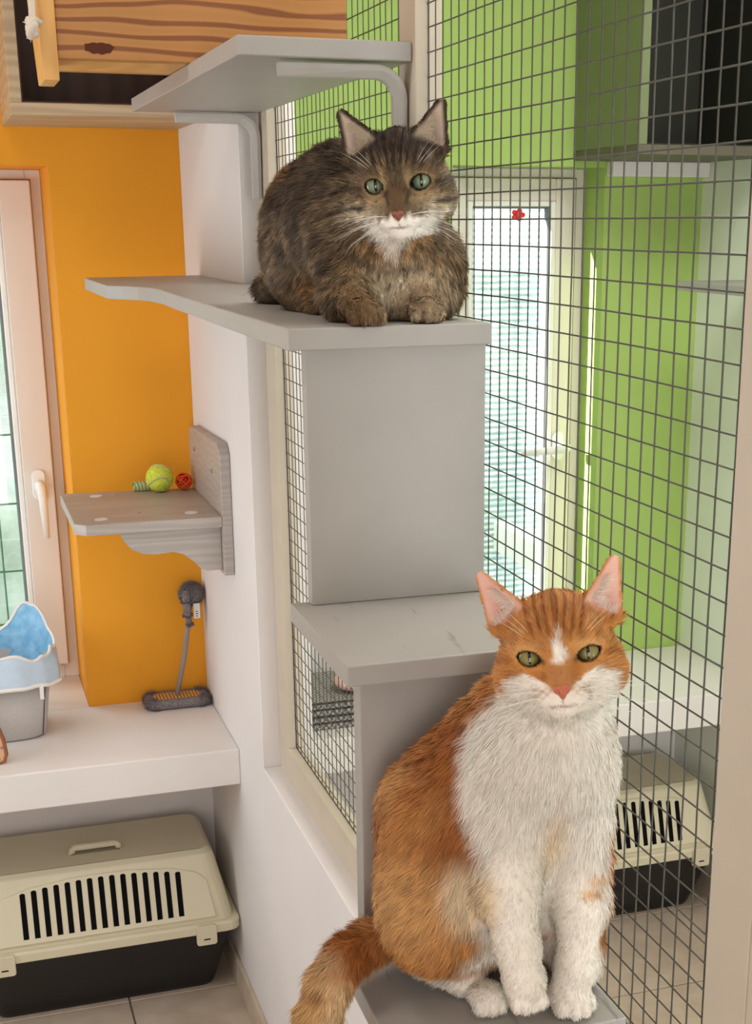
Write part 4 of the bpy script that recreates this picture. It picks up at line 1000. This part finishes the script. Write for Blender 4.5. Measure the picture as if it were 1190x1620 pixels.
# tail
tpts = [A(640, 1480, -.185), A(585, 1492, -.20), A(548, 1516, -.215), A(522, 1556, -.225), A(505, 1606, -.232), A(492, 1668, -.238)]
Fd.chain(tpts, [.020, .0175, .0172, .0172, .017, .016], .012)
Fd.clip(2, GZ, -1, lambda x, y, z: (x > -.2275) & (z > GZ-.05)); Fd.clip(1, -.1425, 1); Fd.clip(0, -.006, 1)
GE = (1.04, .45, .66, .30, 2.42, -.10); carve_eyes(Fd, go, gR, gs, GE)
def gclamp(V):
    V = V.copy(); on = (V[:, 0] > -.2285) & (V[:, 2] > GZ-.03); V[on, 2] = np.maximum(V[on, 2], GZ+.0004)
    V[:, 1] = np.minimum(V[:, 1], np.where(V[:, 2] < 1.2515, -.1675 if False else -.1408, 9)); V[:, 0] = np.minimum(V[:, 0], -.0042)
    low = (V[:, 0] <= -.2285) & (V[:, 2] < GZ+.002) & (V[:, 0] > -.2300); V[low, 0] = -.2300; return V
gV, gQ = Fd.mesh(3); gV = gclamp(gV); gN = vnormals(gV, gQ)
ORG, ORGD, ORGL, WHT, CRM = S3(202, 138, 76), S3(166, 98, 46), S3(222, 172, 112), S3(250, 241, 229), S3(240, 216, 180)
PNK = S3(232, 184, 168)
def headpt(P, o, R, s): return ((P-o)@R)/s
gc = Coat(ORG)
gc.fn(lambda P: .55*np.clip((hash_noise(P, 55, 3)-.45)*3, 0, 1), ORGD)
gc.fn(lambda P: .5*np.clip((hash_noise(P, 38, 9)-.5)*3, 0, 1), ORGL)
# trunk: darker saddle low on the shoulder and along the back
gc.blob(A(718, 1190, -.24), (.030, .06, .055), ORGD, .9, .5)
gc.blob(A(725, 1335, -.26), (.030, .06, .030), ORGD, .9, .5)
gc.blob(A(650, 1430, -.25), (.055, .06, .05), ORGL, .75, .6)
# white front
gc.blob(A(875, 1250, -.31), (.078, .085, .105), WHT, 1, .12)
gc.blob(A(795, 1190, -.30), (.040, .06, .05), WHT, 1, .2)
gc.blob(A(780, 1260, -.30), (.026, .05, .045), WHT, 1, .25)
gc.blob(A(870, 1440, -.32), (.068, .085, .085), WHT, 1, .12)
gc.blob(A(845, 1560, -.32), (.075, .065, .042), WHT, 1, .12)
gc.blob(fpw+np.array([0, 0, .02]), (.05, .06, .05), WHT, 1, .15)
gc.blob(A(745, 1420, -.29), (.022, .04, .034), CRM, .9, .4)
gc.blob(A(680, 1550, -.24), (.070, .07, .016), WHT, .95, .5)
gc.blob(A(780, 1600, -.28), (.040, .05, .03), WHT, 1, .2)
gc.blob(A(898, 1355, -.33), (.017, .04, .036), CRM, .9, .5)
gc.blob(A(890, 1370, -.33), (.010, .04, .022), ORGL, .45, .6)
for px, py in ((958, 1395), (945, 1420)): gc.blob(A(px, py, -.32), (.012, .03, .006), ORGL, .75, .5)
gc.blob(A(982, 1340, -.27), (.012, .06, .10), ORGL, .7, .5)
# tail: darker on top, cream underneath and to the tip
gc.blob(A(560, 1488, -.20), (.05, .06, .018), ORGD, .85, .4)
gc.blob(A(508, 1590, -.235), (.028, .05, .05), S3(214, 170, 112), .85, .4)
gc.blob(A(530, 1600, -.235), (.014, .05, .06), S3(232, 200, 152), .8, .5)
for k in range(4): gc.blob(tpts[2+k]+np.array([-.012, 0, 0]), (.016, .05, .006), ORGD, .55, .6)
def gface(P):
    return headpt(P, go, gR, gs)
def msk(f): return lambda P: f(*gface(P).T)
near = lambda x, y, z: (np.abs(x) < 9) & (y > -6.5) & (y < 10) & (z > -7.5)
sm = lambda t: np.clip(t, 0, 1)
gc.fn(msk(lambda x, y, z: near(x, y, z)*sm((y+1.3+.25*np.sin(3*x))*1.6)), ORG)
gc.fn(msk(lambda x, y, z: near(x, y, z)*sm((np.abs(x)-4.4-.25*y)*1.4)*sm(y+2.6)), ORG)
# lower face and muzzle white
gc.fn(msk(lambda x, y, z: near(x, y, z)*sm((-.12-y-.35*np.abs(x))*2.2)*sm((np.abs(x)-.72)*4+(-2.6-y)*6)*sm((5.2+.3*y-np.abs(x))*1.5+.6)), WHT)
gc.fn(msk(lambda x, y, z: near(x, y, z)*sm((-3.2-y)*2)*(y > -7)*sm((6-np.abs(x)))), WHT)
# blaze
gc.fn(msk(lambda x, y, z: near(x, y, z)*(z > -1.5)*sm((.74-np.abs(x-.02)-.26*np.clip(y, 0, 9)+.14*np.sin(4*y+x*3))*2.6)*sm((y+.95)*2.2)*sm((2.6-y)*2)), WHT)
# orange bridge and mottled pads
gc.fn(msk(lambda x, y, z: near(x, y, z)*(z > 0)*sm((1.08+.10*(-y-1)-np.abs(x))*1.9)*sm((-.70-y)*1.8)*sm((y+3.1)*3)), S3(184, 126, 78))
gc.fn(msk(lambda x, y, z: near(x, y, z)*(z > 0)*.8*np.exp(-(((np.abs(x)-1.55)/.75)**2+((y+2.95)/.50)**2))*(.45+.55*np.sin(9*np.abs(x))*np.sin(11*y+2))), S3(170, 112, 64))
# forehead stripes
for xs, wd in ((.0, .16), (.62, .15), (1.25, .16), (1.95, .18)):
    gc.fn(msk(lambda x, y, z, xs=xs, wd=wd: near(x, y, z)*.85*np.exp(-((np.abs(x)-xs-.16*(y-2)*(.5+xs*.5))/wd)**2)*sm((y-1.2)*1.5)*sm((5.6-y))*(z > -5)), S3(142, 74, 30))
gc.fn(msk(lambda x, y, z: near(x, y, z)*.6*np.exp(-((y+.15+.12*(np.abs(x)-3.5))/.28)**2)*sm((np.abs(x)-3.3)*2)), ORGD)
gc.fn(msk(lambda x, y, z: near(x, y, z)*.7*np.exp(-(((np.abs(x)-2.42)/1.25)**2+((y-.75)/.35)**2))), S3(226, 176, 116))
# eye rims, inner corners, mouth
for sx in (-1, 1):
    gc.fn(msk(lambda x, y, z, sx=sx: near(x, y, z)*(z > -.9)*.7*sm((.42-almond(x, y, sx, GE))*4)*(y > -.4)), S3(216, 164, 108))
    gc.fn(msk(lambda x, y, z, sx=sx: near(x, y, z)*(z > -.9)*sm((.17-almond(x, y, sx, GE))*12)), S3(70, 42, 30))
    gc.fn(msk(lambda x, y, z, sx=sx: near(x, y, z)*(z > -.2)*.8*np.exp(-(((sx*x-1.30)/.22)**2+((y+.55)/.34)**2))), S3(96, 60, 42))
gc.fn(msk(lambda x, y, z: (z > .6)*.8*np.exp(-((y+4.2+.10*np.abs(x)-.14*np.abs(x)**2)/.10)**2)*sm((1.25-np.abs(x))*3)), S3(150, 96, 84))
gc.fn(msk(lambda x, y, z: (z > 1.2)*.7*np.exp(-(x/.07)**2)*sm((-3.3-y)*4)*sm((y+4.2)*4)), S3(170, 110, 96))
# ears: pale pink cup
def earmask(R_tri, sgn):
    T_ = np.array(R_tri, float); c = T_.mean(0)
    def f(x, y, z):
        q = np.stack([x, y], 1); d = np.full(len(x), 9.0)
        ss = np.sign((T_[1]-T_[0])[0]*(T_[2]-T_[0])[1]-(T_[1]-T_[0])[1]*(T_[2]-T_[0])[0])
        for i in range(3):
            e = T_[(i+1) % 3]-T_[i]; w = q-T_[i]; d = np.minimum(d, ss*(e[0]*w[:, 1]-e[1]*w[:, 0])/np.linalg.norm(e))
        return d
    def g(x, y, z):
        q = np.stack([x, y], 1); d = np.full(len(x), 9.0); bm_ = (T_[0]+T_[1])/2; ax_ = T_[2]-bm_; ln = np.linalg.norm(ax_)
        ss = np.sign((T_[1]-T_[0])[0]*(T_[2]-T_[0])[1]-(T_[1]-T_[0])[1]*(T_[2]-T_[0])[0])
        for i in (1, 2):
            e = T_[(i+1) % 3]-T_[i]; w = q-T_[i]; d = np.minimum(d, ss*(e[0]*w[:, 1]-e[1]*w[:, 0])/np.linalg.norm(e))
        return d, (q-bm_)@ax_/ln/ln
    f.side = g; return f
for tri in gear:
    em = earmask(tri, 0); gc.fn(msk(lambda x, y, z, em=em: sm((em.side(x, y, z)[0]+.48)*4)*sm((em.side(x, y, z)[1]+.10)*4)*(y > 2.0)*(z > -4.5)), PNK)
    gc.fn(msk(lambda x, y, z, em=em: .75*sm((em.side(x, y, z)[0]-.1)*1.6)*(y > 2.0)*sm(1.25-1.7*em.side(x, y, z)[1])*(z > -4.5)*sm((em.side(x, y, z)[1]+.1)*4)), S3(196, 132, 116))  # shade deep in the ear cup, painted as darker pink
def skin_obj(parent, V, Q, coat):
    return fastmesh('body', V, Q, M['skin'], parent, np.clip(coat(V), 0, 1))
skin_obj(cat2, gV, gQ, gc)
def lenfun(o, R, s, ears, body, legs, eye, kneg):
    def f(P, N):
        L = np.full(len(P), body); lift = np.full(len(P), .55)
        for c, r, l in legs:
            d = np.linalg.norm((P-c)/r, axis=1); w = np.clip((1.25-d)*2.5, 0, 1); L = L*(1-w)+l*w
        h = headpt(P, o, R, s); x, y, z = h.T
        hd = np.clip((7.2-np.linalg.norm((h-np.array([0, -.5, -2.6]))*np.array([1, 1, .95]), axis=1))*.9, 0, 1); L = L*(1-hd)+.0085*hd
        fc = np.exp(-((x/2.6)**2+((y+2.2)/2.6)**2))*(z > -.5); L = L*(1-.62*fc); lift = lift*(1-.55*fc)
        for sx in (-1, 1):
            de = almond(x, y, sx, eye); L = np.where((z > -1.2) & (de < .14), 0, L); L = np.where((z > -1.2) & (de < .6), np.minimum(L, .0035), L)
        L = np.where((np.abs(x) < .80) & (y < -2.3) & (y > -3.6) & (z > 2.1), 0, L)
        L = np.where((np.abs(x) < 1.7) & (y < -3.0) & (y > -4.9) & (z > .5), np.minimum(L, .0032), L)
        for tri in ears:
            d = earmask(tri, 0)(x, y, z); inn = (d > -.65) & (y > 2.6) & (z > -4.2); L = np.where(inn, .0034, L)
            fr = inn & (N@R[:, 2] > .1) & (d > -.30); L = np.where(fr, 0, L); lift = np.where(inn, .5, lift)
        return L, lift
    return f
glen = lenfun(go, gR, gs, gear, .0145, [(fpw+np.array([0, 0, .05]), np.array([.034, .045, .10]), .0055), (lp+np.array([0, 0, .035]), np.array([.034, .045, .10]), .0055), (hp, np.array([.04, .045, .035]), .006), (A(875, 1220, -.3), np.array([.08, .08, .07]), .0125)], GE, 0)
def gflow(P, N):
    h = headpt(P, go, gR, gs); base = np.tile(np.array([-.12, .12, -1.0]), (len(P), 1))
    left = np.clip((-.11-P[:, 0])/.06, 0, 1)[:, None]; base = base*(1-left)+left*np.array([-.55, .25, -.85])
    tw = ((P[:, 0] < -.205) & (P[:, 2] < 1.0))[:, None]; base = np.where(tw, np.array([-.45, -.05, -.9]), base)
    rad = h-np.array([0, -2.1, 3.4]); rad = rad*np.array([1, 1.05, .9]); rw = (rad/np.linalg.norm(rad, axis=1)[:, None])@gR.T
    w = np.clip((7.6-np.linalg.norm(h-np.array([0, -.3, -2.4]), axis=1))*.8, 0, 1)[:, None]; ew = np.clip((h[:, 1:2]-3.6), 0, 1)*w
    rw = rw*(1-ew)+ew*gR[:, 1]; return base*(1-w)+rw*w
def gtip(C0, P, r_, n):
    tk = (hash_noise(P*np.array([1.0, .6, .55]), 230, 37)[:, None]-.5)*2; j = np.clip(r_.normal(1, .10, (n, 1))+tk*.28*(1-.75*np.clip((C0[:, 2:3]-.35)*3, 0, 1)), .4, 1.6); lum = C0.mean(1, keepdims=True); wh = np.clip((C0[:, 2:3]-.35)*3, 0, 1)
    rt = C0*(.86+.06*wh)*j; md = C0*j; tp = C0*j*(1-.02*wh)+(1-wh)*(r_.random((n, 1)) < .3)*.05
    return rt, md, tp
make_fur(cat2, gV, gQ, gN, gc, glen, gflow, 170000, 5, .00062, gtip, gclamp)
ear_hair(cat2, W2, gR, gs, gear, (S3(244, 224, 208), S3(236, 198, 176)), 21)
M['iris_g'] = eye_mat('eye_olive', (138, 130, 70), (154, 142, 72), (.0016, .0062))
for sx in (-1, 1): eyeball(cat2, W2(sx*2.42, -.12, -.22), .0106*1.0, CAM-W2(sx*2.42, -.12, -.2), gR[:, 1], M['iris_g'])
M['nose_g'] = paint('nose_coral', (196, 110, 84), .45, .08, 300)
nose_part(cat2, W2, gs, M['nose_g'], 1.18)
whiskers(cat2, W2, gR, gs, 3, 6.2, 1.0)

# ================================================================== brown tabby crouching on the long shelf
TZ = 1.5430
to = A(630, 290, 0.075); ts = .01*1.0
tR = frame(CAMD(to)+RT*-.14+np.array([0, 0, -.05]), UPZ, .095)
cat1 = empty('cat', (-0.12, 0.2, TZ), 'brown tabby cat with a white bib crouching on the long grey shelf', 'cat')
Fd = Field((-0.27, -0.03, 1.50), (0.02, 0.56, 1.76), .0023)
tear = [[(-2.2, 4.5), (-4.8, 2.6), (-5.3, 7.1)], [(2.2, 4.5), (4.8, 2.6), (4.95, 7.2)]]
W1 = add_head(Fd, to, tR, ts, [(-1, tear[0]), (1, tear[1])], (.98, .86, .0), 2.36, 1.0)
Fd.cap(W1(0, -.8, -4.8), A(606, 380, .165), .036, .058, .02)
Fd.ell(A(640, 437, .122), (.056, .050, .054), .03)
Fd.ell(A(600, 395, .160), (.070, .065, .066), .03)
Fd.ell(A(548, 345, .240), (.070, .080, .080), .03)
Fd.ell(A(505, 362, .330), (.064, .075, .078), .03)
Fd.ell(A(480, 392, .385), (.046, .050, .060), .03)
# folded hind thigh on the near side, and its far twin
th_c = np.array([A(486, 440, .32)[0]-.004, .315, TZ+.048]); Fd.ell(th_c, (.040, .062, .046), .022)
Fd.ell(np.array([-.055, .33, TZ+.045]), (.036, .06, .042), .022)
Fd.cap(np.array([th_c[0]-.005, .33, TZ+.013]), np.array([th_c[0]-.002, .225, TZ+.013]), .014, .013, .012)
# forelegs tucked under the chest, paws at the edge
p1 = np.array([A(580, 505, .035)[0], .040, TZ]); p2 = np.array([A(673, 497, .055)[0], .060, TZ])
Fd.chain([A(556, 420, .13), A(552, 465, .105), p1+np.array([-.002, .022, .019])], [.036, .026, .0185], .016)
Fd.chain([A(690, 420, .12), A(690, 460, .11), p2+np.array([.002, .02, .017])], [.030, .022, .0170], .016)
paw(Fd, p1, (-.1, -1, 0), 1.12); paw(Fd, p2, (.15, -1, 0), 1.06)
tt = [np.array([A(470, 440, .43)[0], .43, TZ+.03]), np.array([-.130, .455, TZ+.018]), np.array([-.142, .475, TZ+.0165]), at(424, 462, 1, .48)]
tt[3] = np.array([A(444, 458, .45)[0], .445, TZ+.018])
Fd.chain(tt, [.020, .0165, .016, .0155], .010)
Fd.clip(2, TZ, -1, lambda x, y, z: (y > .024) & (z > TZ-.05)); Fd.clip(0, -.005, 1)
TE = (1.0, .62, .72, .20, 2.36, -.02); carve_eyes(Fd, to, tR, ts, TE)
def tclamp(V):
    V = V.copy(); on = V[:, 1] > .0195; V[on, 2] = np.maximum(V[on, 2], TZ+.0002); V[:, 0] = np.minimum(V[:, 0], -.0042); mu_ = (V[:, 1] > .245) & (V[:, 1] < .318); V[mu_, 0] = np.minimum(V[mu_, 0], -.0172)
    low = (~on) & (V[:, 2] < TZ+.001) & (V[:, 1] > .017); V[low, 1] = .017; return V
tV, tQ = Fd.mesh(3); tV = tclamp(tV); tN = vnormals(tV, tQ)
BRN, DRK, TAN, GNG, CRE, BLK = S3(108, 88, 66), S3(58, 46, 36), S3(158, 132, 98), S3(152, 106, 62), S3(214, 196, 166), S3(40, 31, 25)
WH1 = S3(252, 245, 234)
tc_ = Coat(BRN)
tc_.fn(lambda P: .6*np.clip((hash_noise(P, 60, 13)-.42)*3, 0, 1), DRK)
tc_.fn(lambda P: .45*np.clip((hash_noise(P, 34, 19)-.5)*3, 0, 1), TAN)
# dark back line, warm rump edge, broken bands down the flank
tc_.fn(lambda P: np.clip((P[:, 2]-1.635)*22, 0, .7), DRK)
tc_.fn(lambda P: .45*np.clip(np.sin(P[:, 1]*105+8*P[:, 2]*6+3*hash_noise(P, 30, 5))-.1, 0, 1)*np.clip((P[:, 1]-.10)*10, 0, 1), BLK)
tc_.blob(A(455, 300, .36), (.03, .05, .03), GNG, .6, .6)
tc_.blob(A(470, 330, .30), (.010, .06, .06), GNG, .6, .6)
tc_.blob(A(508, 450, .22), (.028, .06, .022), GNG, .6, .6)
tc_.blob(A(530, 475, .14), (.030, .05, .022), TAN, .6, .6)
# chest: ticked tan with a dark necklace, cream below
tc_.blob(A(640, 445, .06), (.062, .06, .050), S3(164, 134, 96), .85, .5)
tc_.blob(A(648, 470, .06), (.050, .06, .034), CRE, .9, .6)
tc_.fn(lambda P: .55*np.exp(-((np.linalg.norm((P-A(637, 330, .03))*np.array([1, .6, 1]), axis=1)-.066)/.006)**2)*(P[:, 1] < .14), DRK)
tc_.fn(lambda P: .4*np.exp(-((np.linalg.norm((P-A(637, 330, .03))*np.array([1, .6, 1]), axis=1)-.054)/.005)**2)*(P[:, 1] < .14), GNG)
tc_.blob(A(636, 378, .03), (.024, .05, .016), WH1, 1, .35)
tc_.blob(A(641, 395, .03), (.012, .05, .016), WH1, 1, .45)
tc_.blob(p1+np.array([0, 0, .02]), (.03, .04, .03), S3(112, 84, 54), .7, .5); tc_.blob(p2+np.array([0, 0, .02]), (.03, .04, .03), S3(112, 84, 54), .7, .5)
for k, q in enumerate(tt): tc_.blob(q, (.022, .022, .022), BLK if k > 1 else DRK, .6, .4)
tface = lambda P: headpt(P, to, tR, ts)
tm = lambda f: (lambda P: f(*tface(P).T))
nr = lambda x, y, z: (np.abs(x) < 7.5) & (y > -5.2) & (y < 9.5) & (z > -7)
tc_.fn(tm(lambda x, y, z: nr(x, y, z)*.85), S3(106, 88, 66))
tc_.fn(tm(lambda x, y, z: nr(x, y, z)*sm((y-1.8)*.8)*.9), DRK)
# tan spectacles and cheeks
tc_.fn(tm(lambda x, y, z: nr(x, y, z)*.75*np.exp(-(((np.abs(x)-1.2)/.36)**2+((y-.9)/1.1)**2))), S3(176, 146, 104))
tc_.fn(tm(lambda x, y, z: nr(x, y, z)*.6*np.exp(-(((np.abs(x)-2.6)/1.6)**2+((y+1.45)/.45)**2))), S3(186, 154, 110))
tc_.fn(tm(lambda x, y, z: nr(x, y, z)*.85*np.exp(-(((np.abs(x)-4.0)/1.7)**2+((y+2.6)/.9)**2))), S3(222, 204, 174))
# dark forehead lines, cheek lines
for xs, wd in ((.0, .14), (.55, .15), (1.15, .16), (1.8, .18), (2.6, .2)):
    tc_.fn(tm(lambda x, y, z, xs=xs, wd=wd: nr(x, y, z)*.95*np.exp(-((np.abs(x)-xs-.22*(y-1.5)*(.4+xs*.5))/wd)**2)*sm((y-.9)*1.2)*(z > -5)), BLK)
for yy, sl in ((-.1, .10), (-2.0, .06)):
    tc_.fn(tm(lambda x, y, z, yy=yy, sl=sl: nr(x, y, z)*.92*np.exp(-((y-yy+sl*(np.abs(x)-3.4))/.26)**2)*sm((np.abs(x)-3.1)*2)), DRK)
# bridge
tc_.fn(tm(lambda x, y, z: nr(x, y, z)*(z > .3)*sm((.95-np.abs(x))*2.2)*sm((.4-y)*1.2)*sm((y+2.95)*3)*.9), S3(98, 75, 54))
tc_.fn(tm(lambda x, y, z: nr(x, y, z)*(z > .3)*.5*np.exp(-((np.abs(x)-.95)/.22)**2)*sm((.2-y)*1.2)*sm((y+2.3)*3)), DRK)
# white muzzle, chin, lower cheeks
tc_.fn(tm(lambda x, y, z: nr(x, y, z)*sm((-2.75-y-.02*np.abs(x)+.25*np.sin(7*x))*1.5)*sm((4.2-np.abs(x)+.5*(y+3.4))*.9)*(z > -1.8)), WH1)
tc_.fn(tm(lambda x, y, z: nr(x, y, z)*(z > .2)*.8*np.exp(-(((np.abs(x)-1.75)/.55)**2+((y+3.0)/.28)**2)*1.2)), S3(112, 78, 46))
tc_.fn(tm(lambda x, y, z: (z > .6)*.8*np.exp(-((y+4.2-.12*np.abs(x)**2)/.10)**2)*sm((1.2-np.abs(x))*3)), S3(110, 74, 62))
tc_.fn(tm(lambda x, y, z: (z > 1.2)*.7*np.exp(-(x/.07)**2)*sm((-3.3-y)*4)*sm((y+4.2)*4)), S3(120, 78, 64))
for sx in (-1, 1):
    tc_.fn(tm(lambda x, y, z, sx=sx: nr(x, y, z)*(z > -.9)*.5*sm((.45-almond(x, y, sx, TE))*4)), S3(176, 146, 104))
    tc_.fn(tm(lambda x, y, z, sx=sx: nr(x, y, z)*(z > -.9)*sm((.19-almond(x, y, sx, TE))*12)), S3(28, 21, 16))
tc_.fn(tm(lambda x, y, z: nr(x, y, z)*(z > .2)*.75*np.exp(-((np.abs(x)-1.35+.33*(y+.45)*-1)/.17)**2)*sm((-.25-y)*3)*sm((y+2.2)*2)), S3(58, 44, 32))
for tri in tear:
    em = earmask(tri, 0); tc_.fn(tm(lambda x, y, z, em=em: sm((em.side(x, y, z)[0]+.25)*3)*sm((em.side(x, y, z)[1]+.05)*4)*(y > 2.0)*(z > -4.5)), S3(186, 166, 150))
    tc_.fn(tm(lambda x, y, z, em=em: .75*sm((em.side(x, y, z)[0]-.1)*1.6)*(y > 2.0)*sm(1.2-1.7*em.side(x, y, z)[1])*(z > -4.5)*sm((em.side(x, y, z)[1]+.05)*4)), S3(128, 106, 94))  # darker tone paints the shading of the hollow ear
skin_obj(cat1, tV, tQ, tc_)
tlen = lenfun(to, tR, ts, tear, .0145, [(A(640, 400, .05), np.array([.04, .05, .035]), .009), (p1+np.array([0, .01, .02]), np.array([.03, .04, .035]), .005), (p2+np.array([0, .01, .02]), np.array([.03, .04, .035]), .005), (tt[3], np.array([.03, .03, .03]), .008)], TE, 0)
def tflow(P, N):
    h = tface(P); base = np.tile(np.array([-.30, .75, -.75]), (len(P), 1)); fr = np.clip((.13-P[:, 1])/.06, 0, 1)[:, None]
    base = base*(1-fr)+fr*np.array([.0, .05, -1.0])
    rad = h-np.array([0, -2.1, 3.4]); rw = (rad/np.linalg.norm(rad, axis=1)[:, None])@tR.T
    w = np.clip((7.6-np.linalg.norm(h-np.array([0, -.3, -2.4]), axis=1))*.8, 0, 1)[:, None]; ew = np.clip((h[:, 1:2]-3.6), 0, 1)*w
    rw = rw*(1-ew)+ew*tR[:, 1]; return base*(1-w)+rw*w
def ttip(C0, P, r_, n):
    wh = np.clip((C0[:, 2:3]-.35)*3, 0, 1); u = r_.random((n, 1)); tk = (hash_noise(P*np.array([1.0, .5, .55]), 300, 31)[:, None]-.5)*2.2; j = np.clip(r_.normal(1, .12, (n, 1))+tk*(1-wh)*.75, .25, 2.2)
    rt = C0*(.75+.2*wh)*j; band = np.where(u < .45, 1.45, np.where(u < .75, .95, .5)); band = band*(1-wh)+wh
    md = C0*band*j; tp = C0*j*((.55+.9*r_.random((n, 1)))*(1-wh)+wh*.98)
    return rt, md, tp
make_fur(cat1, tV, tQ, tN, tc_, tlen, tflow, 170000, 7, .00062, ttip, tclamp)
ear_hair(cat1, W1, tR, ts, tear, (S3(200, 182, 156), S3(168, 146, 122)), 22)
M['iris_t'] = eye_mat('eye_green', (122, 136, 104), (140, 154, 122), (.0019, .0066))
for sx in (-1, 1): eyeball(cat1, W1(sx*2.36, .0, -.14), .0104, CAM-W1(sx*2.36, .0, -.1), tR[:, 1], M['iris_t'])
M['nose_t'] = paint('nose_brick', (138, 80, 64), .45, .08, 300)
nose_part(cat1, W1, ts, M['nose_t'], 1.0)
whiskers(cat1, W1, tR, ts, 6, 5.6, 1.2)
